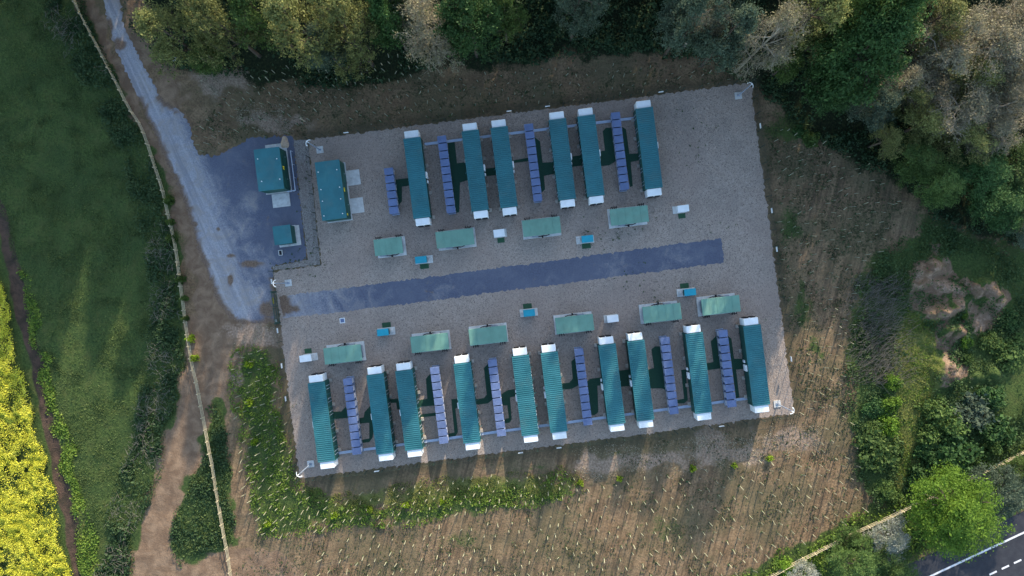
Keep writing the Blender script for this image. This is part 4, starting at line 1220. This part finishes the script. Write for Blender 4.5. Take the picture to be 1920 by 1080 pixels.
for t in TREES: tree(*t[:3], tree_height(t), t[4], t[5], *(t[6:7] if len(t) > 6 else ()))
# the wood goes on beyond the top edge and the right edge (it shades the compound)
off = []
for row, (yy, h) in enumerate([(-70, 21), (-150, 22), (-240, 24), (-330, 26)]):
    xs = np.arange(-60 + 35 * (row % 2) + 60 * row, 2250, 84)
    for xx in xs:
        off.append((xx + rng.normal(0, 16), yy + rng.normal(0, 16), rng.uniform(44, 62), h * rng.uniform(.86, 1.1) * (.6 if xx > 1650 else 1.15 if 900 < xx < 1420 else 1.12 if xx < 330 else 1)))
for xx in range(120, 760, 60): off.append((xx + rng.normal(0, 12), -420 + rng.normal(0, 20), 56, rng.uniform(26, 30)))
for xx in range(960, 1330, 62): off.append((xx + rng.normal(0, 8), -30 + rng.normal(0, 8), 40, rng.uniform(20, 24)))
for (xx, yy) in [(1990, 40), (1985, 140), (2000, 240), (1990, 330)]: off.append((xx, yy, 52, 11))
for i, (xx, yy, rr, hh) in enumerate(off):
    k = ['dense', 'mid', 'olive', 'dense', 'bluegreen', 'bare', 'mid'][i % 7]
    tree(xx, yy, rr, hh, k, 'tall tree of the wood standing outside the picture', 'wood outside the picture', zfrac=0.0)

# ---------------------------------------------------------------- bushes one can tell apart
BUSH = {}
def bush_mesh(seed, n, size):
    r = np.random.default_rng(seed)
    k = 46
    a = r.normal(size=(k, 3)); a /= np.linalg.norm(a, axis=1)[:, None]; a[:, 2] = np.abs(a[:, 2])
    K = a * r.uniform(.45, 1.0, k)[:, None] * np.array([1, 1, .9])
    C = np.repeat(K, n // k, 0) + r.normal(size=((n // k) * k, 3)) * .13
    C[:, 2] = np.maximum(C[:, 2], .04)
    V, F = leaf_quads(C, np.full(len(C), size), .4, seed)
    me = np_mesh('foliage', V, F)
    P1 = K * .9; P0 = np.zeros_like(P1); P0[:, :2] = P1[:, :2] * .1
    V, F = seg_tubes(P0, P1, np.full(k, .022), np.full(k, .01), 3)
    return me, np_mesh('stems', V, F)
for k, (n, s) in {'mid': (2600, .14), 'dense': (2600, .15), 'lime': (2200, .13), 'fresh': (420, .2), 'bluegreen': (2400, .13), 'olive': (1500, .12)}.items():
    BUSH[k] = [bush_mesh(i * 17 + len(k), n, s) for i in range(2)]
def bush(px, py, rpx, h, kind, lab, group='bushes on the rough ground at right', cat='bush', name='bush'):
    x, y = W(px, py, h * .5); gz = ground_z(x, y)
    me = BUSH[kind][random.randrange(2)]
    root = empty(name, (x, y, gz - .05), random.uniform(0, 6.28))
    R = rpx / 12.2
    root.scale = (R, R * random.uniform(.85, 1.1), h)
    link('foliage', me[0], FOL[kind], root); link('stems', me[1], M_BARK, root)
    tag(root, lab, cat, group)
BL = [
    (1650, 845, 42, 2.2, 'mid', 'big round green bush beside the planted field at right'),
    (1640, 810, 22, 1.6, 'mid', 'green bush just above the big round one'), (1668, 800, 24, 1.7, 'lime', 'bright bush by the grass path, lowest of three'),
    (1672, 760, 20, 1.5, 'lime', 'bright bush by the grass path, middle of three'), (1675, 715, 18, 1.4, 'lime', 'bright bush by the grass path, topmost of three'),
    (1640, 765, 22, 1.4, 'dense', 'dark bush between brushwood and bright bushes'), (1755, 770, 28, 2.2, 'mid', 'bright green bush right of the grass path'),
    (1785, 800, 36, 2.6, 'mid', 'broad green bush right of the grass path'), (1745, 815, 26, 2.2, 'mid', 'green bush at the right edge of the grass path'),
    (1830, 775, 40, 2.4, 'bluegreen', 'greyish bush in the thicket at far right'), (1860, 745, 28, 2.0, 'dense', 'dark bush below the soil heaps at far right'),
    (1740, 850, 24, 2.2, 'dense', 'dark green bush at the lower end of the grass path'), (1800, 850, 44, 2.6, 'dense', 'dark thicket bush above the lime green tree'),
    (1872, 812, 32, 2.4, 'dense', 'dark thicket bush by the rail fence at right'), (1665, 925, 22, 1.3, 'mid', 'low yellowish bush where the path meets the fence'),
    (1682, 932, 15, 1.3, 'mid', 'low yellowish bush nearest the fence and lime tree'), (1728, 892, 24, 2.0, 'dense', 'dark bush beside the rail fence left of the lime tree'),
    (1808, 590, 10, .8, 'lime', 'narrow bright weed clump among the soil heaps'), (1812, 640, 14, .9, 'lime', 'bright weed clump below the soil heaps'),
    (1858, 642, 24, 1.4, 'mid', 'green bush right of the soil heaps'), (1895, 660, 36, 1.8, 'mid', 'green bush at the right edge beside the heaps'),
    (1898, 600, 20, 1.4, 'dense', 'dark bush behind the rightmost soil heap'), (1815, 672, 14, 1.2, 'mid', 'green bush between the lower soil heaps'),
    (1862, 842, 18, 2.0, 'mid', 'yellowish bush on the rail fence at far right'), (1824, 862, 14, 1.6, 'mid', 'small green bush on the rail fence above the lime tree'),
    (1905, 915, 26, 2.2, 'lime', 'yellow green bush right of the grey olive tree'),
    (1525, 260, 16, 1.4, 'mid', 'green bush standing alone near the upper right tubes'), (1500, 245, 12, 1.0, 'dense', 'dark bush near the upper right tubes'),
    (1475, 1065, 18, 1.2, 'lime', 'bright green bush at the bottom edge left of the rail fence'),
]
for b in BL: bush(*b)
# young trees with fresh lime leaves
YT = [(465, 685, 9), (465, 756, 10), (475, 830, 9), (693, 957, 8), (760, 948, 9), (828, 942, 7), (1089, 907, 8), (1162, 899, 8), (1300, 880, 9), (1378, 874, 9), (1445, 860, 9), (625, 968, 9), (500, 985, 9)]
YW = ['topmost in the left green strip', 'second from top in the left green strip', 'yellowish one low in the left green strip', 'below the third lower container', 'left of the sunlit spikes', 'under the fourth lower container',
      'at the right end of the green strip', 'on pale ground below the seventh lower container', 'leftmost of three below the ninth lower container', 'middle of three near the lower right corner', 'rightmost of three near the lower right corner', 'in the lower green strip left', 'at the lower left corner of the green strip']
for (px, py, r), w in zip(YT, YW): bush(px, py, r * random.uniform(.65, .95), random.uniform(1, 1.8), 'fresh', 'young lime green sapling ' + w, 'young lime green saplings', 'sapling', 'sapling')
YF = [(315, 374, 9, 'topmost'), (318, 416, 7, 'second from top'), (320, 446, 10, 'third from top'), (337, 524, 9, 'fourth from top'), (345, 559, 6, 'fifth from top'), (347, 597, 5, 'faintest, sixth from top'), (355, 635, 8, 'seventh from top'), (363, 672, 10, 'lowest and brightest')]
for (px, py, r, w) in YF: bush(px, py, r, 2.0, 'fresh' if py > 620 else 'mid', f'young sapling growing at the left rail fence, {w}', 'saplings along the rail fence', 'sapling', 'sapling')

# ---------------------------------------------------------------- uncountable ground cover
def scatter(poly, n, seed, dens=None, clear=False):
    r = np.random.default_rng(seed)
    poly = np.array(poly, float); lo = poly.min(0); hi = poly.max(0)
    lo = np.maximum(lo, [-60, -60]); hi = np.minimum(hi, [1980, 1140])
    out = []; tot = 0
    while tot < n:
        Q = r.uniform(lo, hi, (n * 3, 2)); Q = Q[inside(Q, poly)]
        if dens is not None:
            Pw = Wn(Q[:, 0], Q[:, 1]); Q = Q[r.random(len(Q)) < dens(Pw)]
        out.append(Q); tot += len(Q)
        if len(Q) == 0: break
    Q = np.vstack(out)[:n]
    Q = Q + 26 * np.stack([vnoise(Q[:, 0], Q[:, 1], 42, 71) - .5, vnoise(Q[:, 0], Q[:, 1], 42, 72) - .5], -1) + r.normal(0, 2.5, Q.shape)
    P = Wn(Q[:, 0], Q[:, 1])
    if clear:
        ok = np.ones(len(P), bool)
        for (px, py, rx, ry, hh) in MOUNDS: ok &= (((Q[:, 0] - px) / rx) ** 2 + ((Q[:, 1] - py) / ry) ** 2 > 1.15) | (r.random(len(P)) < .12)
        ok &= (sdist(Q, np.array(PATHR, float)) < 2) | (r.random(len(P)) < .1)
        P = P[ok]
    d = np.full(len(P), 1e9)
    for q in HARDISH: d = np.minimum(d, -sdist(P, q))
    P = P[d > .15]
    return np.column_stack([P, height(P[:, 0], P[:, 1])])

def cover(name, lab, cat, parts, mat):
    Vs = []; Fs = []; k = 0
    for i, (poly, n, hm, size, sc_n, up) in enumerate(parts):
        sd = abs(hash((name, i))) % 9999 if False else sum(map(ord, name)) * 7 + i * 31
        dens = (lambda Pw, s=sd, q=sc_n: np.clip((vnoise(Pw[:, 0], Pw[:, 1], q, s) - .3) * 2.4, .25 if name == 'field_grass' else .04, 1)) if sc_n else None
        C = scatter(poly, n, sd, dens, name == 'rough_scrub')
        r = np.random.default_rng(sd)
        hh = hm * (0.35 + vnoise(C[:, 0], C[:, 1], 1.1, sd + 1)) * r.uniform(.15, 1.0, n)[:len(C)]
        C[:, 2] += hh
        V, F = leaf_quads(C, np.full(len(C), size), up, sd)
        Vs.append(V); Fs.append(F + k); k += len(V)
    o = link(name, np_mesh(name, np.vstack(Vs), np.vstack(Fs)), mat)
    tag(o, lab, cat, kind='stuff')
    return o
BRAMBLE = [(60, -40), (145, -20), (190, 95), (245, 205), (280, 270), (300, 355), (322, 440), (338, 540), (346, 610), (340, 690), (325, 760), (305, 830), (285, 890), (262, 960), (246, 1020), (238, 1085), (180, 1085), (200, 1000), (215, 900), (250, 840), (262, 760), (278, 690), (290, 600), (280, 500), (262, 400), (235, 300), (190, 200), (130, 120), (95, 40)]
LSTRIP = [(310, 360), (326, 440), (342, 540), (352, 640), (360, 640), (350, 540), (334, 440), (318, 360)]
M_GRASS = foliage('field_grass', [(0.030, 0.052, 0.018), (0.062, 0.098, 0.028), (0.112, 0.148, 0.042)], .2)
M_BRAM = foliage('bramble_leaves', [(0.022, 0.050, 0.020), (0.044, 0.088, 0.030), (0.085, 0.130, 0.050)], .2)
M_WEED = foliage('weed_leaves', [(0.058, 0.110, 0.018), (0.125, 0.210, 0.030), (0.22, 0.28, 0.045)], .25)
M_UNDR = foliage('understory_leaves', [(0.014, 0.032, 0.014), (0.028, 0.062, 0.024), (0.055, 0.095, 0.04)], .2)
M_STRAW = foliage('dead_straw', [(0.20, 0.17, 0.11), (0.32, 0.27, 0.18), (0.42, 0.36, 0.25)], .1)
M_SOILW = foliage('sparse_soil_weeds', [(0.045, 0.07, 0.028), (0.075, 0.10, 0.04), (0.11, 0.12, 0.06)], .2)
FIELD = [(-20, -30), (141, -20), (190, 95), (245, 205), (280, 270), (307, 355), (328, 440), (343, 540), (350, 610), (345, 690), (330, 760), (310, 830), (290, 890), (262, 960), (240, 1090), (160, 1090), (140, 960), (105, 800), (85, 700), (45, 560), (20, 420), (-20, 340)]
cover('field_grass', 'short dark green grass of the meadow at left', 'grass', [(FIELD, 95000, .10, .15, 2.2, .25), (PATCH2, 5000, .3, .22, 2.0, .25)], M_GRASS)
cover('bramble_bank', 'dark bramble and nettle bank along the rail fence', 'brambles', [(BRAMBLE, 24000, .8, .28, 2.2, .35), (PATCH2, 6000, .5, .26, 1.6, .35)], M_BRAM)
cover('lush_weeds', 'lush green weeds in the planted strip round the compound', 'weeds', [(PATCH1, 12500, .32, .21, 0.9, .35), (VERGE, 12000, .7, .26, 1.8, .35), (PATHR, 4000, .12, .18, 1.2, .2)], M_WEED)
cover('olive_grass', 'thin olive grass between the compound and the green strip', 'grass', [([(560, 912), (640, 925), (760, 905), (900, 888), (1080, 882), (1095, 915), (1000, 935), (880, 945), (700, 960), (600, 965)], 9000, .15, .17, 1.2, .3), (PATHR, 5000, .12, .16, 0, .25)], foliage('olive_grass_blades', [(0.075, 0.10, 0.025), (0.13, 0.15, 0.035), (0.21, 0.21, 0.06)], .2))
cover('field_margin', 'bright green grass margin beside the ditch', 'grass', [([(35, 500), (60, 520), (90, 680), (125, 800), (150, 900), (175, 1000), (195, 1090), (160, 1090), (135, 960), (110, 850), (90, 745), (62, 640)], 9000, .3, .24, 1.5, .3)], M_WEED)
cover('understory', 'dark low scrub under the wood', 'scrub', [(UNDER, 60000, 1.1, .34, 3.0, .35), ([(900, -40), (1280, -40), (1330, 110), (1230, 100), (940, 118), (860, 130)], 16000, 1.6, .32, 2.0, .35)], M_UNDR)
cover('rough_scrub', 'rough scrub and nettles around the soil heaps', 'scrub', [(SCRUB_R, 30000, .8, .26, 2.2, .35)], foliage('scrub_leaves', [(0.028, 0.060, 0.022), (0.058, 0.110, 0.034), (0.11, 0.165, 0.055)], .25))
BARE_B = [(470, 1005), (640, 988), (900, 966), (1070, 932), (1090, 900), (1200, 830), (1480, 790), (1560, 700), (1600, 780), (1610, 900), (1630, 960), (1400, 1085), (440, 1085)]
RIGHTS = [(1412, 165), (1470, 230), (1600, 300), (1690, 345), (1700, 420), (1620, 520), (1590, 650), (1595, 780), (1500, 780), (1450, 420)]
TOPS = [(360, 240), (430, 180), (600, 165), (800, 140), (1330, 112), (1400, 150), (1180, 180), (580, 255), (440, 270), (380, 285)]
cover('soil_weeds', 'scattered small weeds on the bare planted soil', 'weeds', [(BARE_B, 9000, .10, .20, 1.7, .3), (RIGHTS, 7000, .14, .20, 2.0, .3), (TOPS, 5000, .10, .18, 2.0, .3)], M_SOILW)
cover('dead_grass', 'pale dead grass and straw on disturbed ground', 'straw', [([(450, 200), (550, 190), (555, 240), (460, 250)], 900, .08, .18, 1.0, .6), ([(1080, 850), (1300, 820), (1540, 790), (1545, 850), (1300, 885), (1090, 895)], 3500, .06, .16, 1.2, .6),
                                                                              ([(370, 120), (470, 130), (440, 180), (370, 170)], 700, .08, .18, 1.0, .6), ([(455, 615), (530, 620), (520, 645), (440, 650)], 500, .05, .14, 1.0, .6)], M_STRAW)
# weeds growing through the gravel
spots = [(1120, 432, 14), (1180, 428, 18), (1155, 434, 6), (585, 470, 14), (570, 480, 10), (530, 494, 14), (1240, 545, 12), (1180, 526, 10), (1165, 524, 4), (1315, 247, 9), (1290, 228, 7), (1303, 300, 9), (575, 310, 6), (580, 330, 5), (1358, 424, 2), (1380, 434, 3), (1490, 600, 6), (556, 760, 6), (575, 400, 4), (990, 577, 3), (1230, 562, 6), (600, 494, 10), (560, 300, 8)]
C = []
for (px, py, n) in spots:
    for _ in range(n):
        c = W(px + random.gauss(0, 20), py + random.gauss(0, 15))
        m = random.randint(3, 9); s = random.uniform(.04, .12)
        C += [(c[0] + random.gauss(0, s), c[1] + random.gauss(0, s), .05 + random.uniform(0, .12)) for _ in range(m)]
V_, F_ = leaf_quads(np.array(C), np.full(len(C), .14), .4, 8)
tag(link('gravel_weeds', np_mesh('gravel_weeds', V_, F_), M_BRAM), 'little weed tufts growing through the gravel', 'weeds', kind='stuff')

# brushwood of cut branches at right
r = np.random.default_rng(77)
P0 = []; P1 = []
for _ in range(1500):
    px = r.normal(1632, 24); py = r.uniform(520, 720)
    if r.random() < .35: px = r.normal(1665, 22)
    c = W(px, py); a = r.normal(.45, .5); L = r.uniform(.6, 2.2)
    z = ground_z(*c) if _ % 10 == 0 else z
    p = np.array([c[0], c[1], z + r.uniform(.1, .9)])
    P0.append(p); P1.append(p + L * np.array([math.cos(a), math.sin(a), r.normal(0, .14)]))
V_, F_ = seg_tubes(P0, P1, np.full(len(P0), .03), np.full(len(P0), .012), 3)
M_TWIG = plain('grey_twigs', (0.17, 0.155, 0.13), 0.9, var=.3)
tag(link('brushwood', np_mesh('brushwood', V_, F_), M_TWIG), 'heaped grey brushwood left of the grass path', 'brushwood', kind='stuff')
P0 = []; P1 = []
br = np.array(BRAMBLE, float)
Q = scatter(BRAMBLE, 900, 5, lambda Pw: np.clip((vnoise(Pw[:, 0], Pw[:, 1], 4.0, 31) - .55) * 5, 0, 1))
for c in Q:
    a = r.uniform(0, 6.28); L = r.uniform(.4, 1.3)
    p = c + np.array([0, 0, r.uniform(.4, 1.0)]); P0.append(p); P1.append(p + L * np.array([math.cos(a), math.sin(a), r.normal(0, .2)]))
V_, F_ = seg_tubes(P0, P1, np.full(len(P0), .022), np.full(len(P0), .012), 3)
tag(link('dead_stems', np_mesh('dead_stems', V_, F_), M_TWIG), 'grey dead stems standing in the bramble bank', 'stems', kind='stuff')

# oilseed rape
M_RAPE = foliage('rape_flowers', [(0.36, 0.37, 0.03), (0.54, 0.53, 0.045), (0.68, 0.655, 0.10)], .2)
M_RAPES = foliage('rape_stems', [(0.045, 0.08, 0.02), (0.08, 0.12, 0.03), (0.13, 0.16, 0.04)], .2)
holes = [(32, 862, 8), (46, 882, 6), (70, 822, 5), (2, 1062, 9), (0, 1030, 5), (8, 1085, 8)]
RV = [(-25, 440), (-2, 500), (10, 545), (26, 610), (42, 680), (60, 745), (76, 800), (90, 860), (105, 925), (120, 990), (138, 1095), (-25, 1095)]
C = scatter(RV, 90000, 12, lambda Pw: np.clip((vnoise(Pw[:, 0], Pw[:, 1], .9, 41) - .12) * 2.0, .10, 1))
keep = np.ones(len(C), bool)
for (px, py, rr) in holes:
    c = W(px, py, 1.3); keep &= np.hypot(C[:, 0] - c[0], C[:, 1] - c[1]) > rr / 12.1 * r.uniform(.7, 1.2, len(C))
C = C[keep]
lump = .75 + .55 * vnoise(C[:, 0], C[:, 1], .75, 42)
yel = C.copy(); yel[:, 2] += 1.0 * lump * r.uniform(.86, 1.08, len(C))
rr = tag(empty('oilseed_rape', (0, 0, 0)), 'yellow flowering oilseed rape crop at the left edge', 'crop', kind='stuff')
V_, F_ = leaf_quads(yel, np.full(len(yel), .12), .5, 14, .8)
tag(link('flowers', np_mesh('flowers', V_, F_), M_RAPE, rr), kind='stuff')
st = C[::3].copy(); st[:, 2] += lump[::3] * r.uniform(.1, .85, len(st))
V_, F_ = leaf_quads(st, np.full(len(st), .2), .2, 15, .5)
tag(link('leaves', np_mesh('leaves', V_, F_), M_RAPES, rr), kind='stuff')

# ---------------------------------------------------------------- tree shelters
tubes = []
def rows(poly, sx, sy, ang, jit, seed, zone):
    r = np.random.default_rng(seed)
    poly = np.array(poly, float); c = poly.mean(0)
    a = math.radians(ang); ux = np.array([math.cos(a), math.sin(a)]); uy = np.array([-math.sin(a), math.cos(a)])
    I, J = np.meshgrid(np.arange(-90, 91), np.arange(-90, 91))
    Q = c + (I.ravel() + .5 * (J.ravel() % 2))[:, None] * sx * ux + J.ravel()[:, None] * sy * uy
    Q = Q + r.normal(0, jit, Q.shape)
    Q = Q[inside(Q, poly)]
    Q = Q[r.random(len(Q)) > .06]
    for q in Q: tubes.append((q[0], q[1], zone))
rows([(440, 655), (505, 650), (525, 700), (545, 820), (562, 905), (640, 935), (640, 990), (490, 1005), (465, 960), (450, 850), (438, 720)], 17.5, 16, -22, 2.0, 1, 'green')
rows([(642, 930), (780, 900), (900, 890), (1085, 880), (1092, 908), (1072, 932), (900, 968), (642, 988)], 18.5, 15.5, -8, 2.0, 2, 'green')
rows([(640, 1000), (900, 975), (1075, 940), (1100, 905), (1250, 880), (1480, 845), (1590, 760), (1612, 900), (1635, 955), (1560, 990), (1440, 1050), (1390, 1085), (560, 1085)], 25, 19.5, -9, 3.5, 3, 'soil')
rows([(1440, 230), (1560, 270), (1640, 320), (1690, 380), (1650, 480), (1600, 560), (1590, 760), (1500, 780), (1480, 640), (1455, 430)], 21, 18, -10, 3.5, 4, 'right')
rows([(362, 275), (380, 215), (470, 140), (640, 110), (780, 105), (790, 150), (620, 215), (560, 252), (440, 270), (380, 288)], 17, 15, 8, 2.2, 5, 'topleft')
rows([(795, 150), (1000, 130), (1330, 115), (1400, 110), (1395, 150), (1180, 178), (640, 242), (640, 215)], 21, 15, -7, 3.0, 6, 'top')
def tube_geo(h, r):
    b = MB(); b.tube((0, 0, -.05), (0, 0, h), r, r * .95, 6); b.box((r + .02, 0, h * .45), (.03, .03, h * 1.0)); return b
TUBE_ME = tube_geo(1.5, .052).mesh('tree_shelter'); TUBE_ME.materials.append(M_TUBE)
T = np.array([(t[0], t[1]) for t in tubes]); Tw = Wn(T[:, 0], T[:, 1]); Tz = height(Tw[:, 0], Tw[:, 1])
zone = [t[2] for t in tubes]
app = np.hypot(T[:, 0] - NAD[0], T[:, 1] - NAD[1]) * np.array([1.5 if z == 'green' else 1.0 if z == 'soil' else .8 if z == 'topleft' else .6 for z in zone])
order = np.argsort(-app)
LABT = {'green': 'pale tree shelter tube in the lush green strip', 'soil': 'pale tree shelter tube on the brown planted field', 'right': 'pale tree shelter tube right of the compound', 'topleft': 'pale tree shelter tube on the brown bank above the switch rooms', 'top': 'faint tree shelter tube above the upper container row'}
hs = np.random.default_rng(9)
for i in order[:300]:
    o = link('tree_shelter', TUBE_ME); o.location = (Tw[i][0], Tw[i][1], Tz[i]); s = hs.uniform(.8, 1.12)
    o.rotation_euler = (hs.normal(0, .09), hs.normal(0, .09), hs.uniform(0, 6.28)); o.scale = (1, 1, s)
    where = ''
    if T[i][0] > 590:
        k = int(np.argmin([abs(T[i][0] - (q[0] + 20)) for q in LC])); where = ', under the ' + ['leftmost', 'second', 'third', 'fourth', 'fifth', 'sixth', 'seventh', 'eighth', 'ninth', 'rightmost'][k] + ' container'
    else:
        where = ', ' + ('level with the white cabinet' if T[i][1] < 720 else 'level with the leftmost container' if T[i][1] < 880 else 'at its lower left corner')
    tag(o, LABT[zone[i]] + where, 'tree shelter', 'tree shelters, ' + zone[i].replace('topleft', 'bank').replace('soil', 'planted field') + ' planting')
g = tube_geo(1.5, .045); bv = np.array(g.v); Vv = []; q = MB()
nb = len(bv)
for i in order[300:]:
    s = hs.uniform(.7, 1.0) * (.75 if zone[i] == 'top' else 1)
    v = bv * np.array([1, 1, s]) + np.array([hs.normal(0, .09), hs.normal(0, .09), 0]) * bv[:, 2:3] + np.array([Tw[i][0], Tw[i][1], Tz[i]])
    q.add(v, g.f)
q.build('tree_shelter_rows', M_TUBE, None, label='further rows of pale tree shelters all round the compound', cat='tree shelters', kind='stuff')
C = []
for i in range(len(T)):
    if zone[i] == 'green' or hs.random() < .4: continue
    n = hs.integers(4, 14); sg = hs.uniform(.08, .22)
    C.append(np.column_stack([Tw[i][0] + hs.normal(0, sg, n), Tw[i][1] + hs.normal(0, sg, n), Tz[i] + hs.uniform(.03, .3, n)]))
C = np.vstack(C); V_, F_ = leaf_quads(C, np.full(len(C), .17), .4, 88)
tag(link('sapling_weeds', np_mesh('sapling_weeds', V_, F_), M_BRAM), 'small weeds growing round the feet of the tree shelters', 'weeds', kind='stuff')
# a few loose bits: marker post, small white box in the wood edge
x, y = W(329, 111)
o = empty('feed_box', (x, y, ground_z(x, y)), .3)
q = MB(); q.box((0, 0, .2), (.55, .75, .4)); q.build('box', M_WHITE, o); q = MB(); q.box((0, 0, .42), (.62, .82, .05)); q.build('lid', M_CONC, o)
tag(o, 'small pale box at the edge of the wood beside the track', 'box')
x, y = W(572, 228)
b = MB(); b.tube((0, 0, -.1), (0, 0, 2.3), .08, .07, 8); b.box((0, 0, 2.32), (.2, .2, .04)); o = b.build('marker_post', M_WOOD); o.location = (x, y, ground_z(x, y))
tag(o, 'tall wooden marker post on the bank above the fence corner', 'post')
print('tubes', len(tubes), 'tris', sum(len(m.loop_triangles) if m.loop_triangles else len(m.polygons) * 2 for m in bpy.data.meshes))
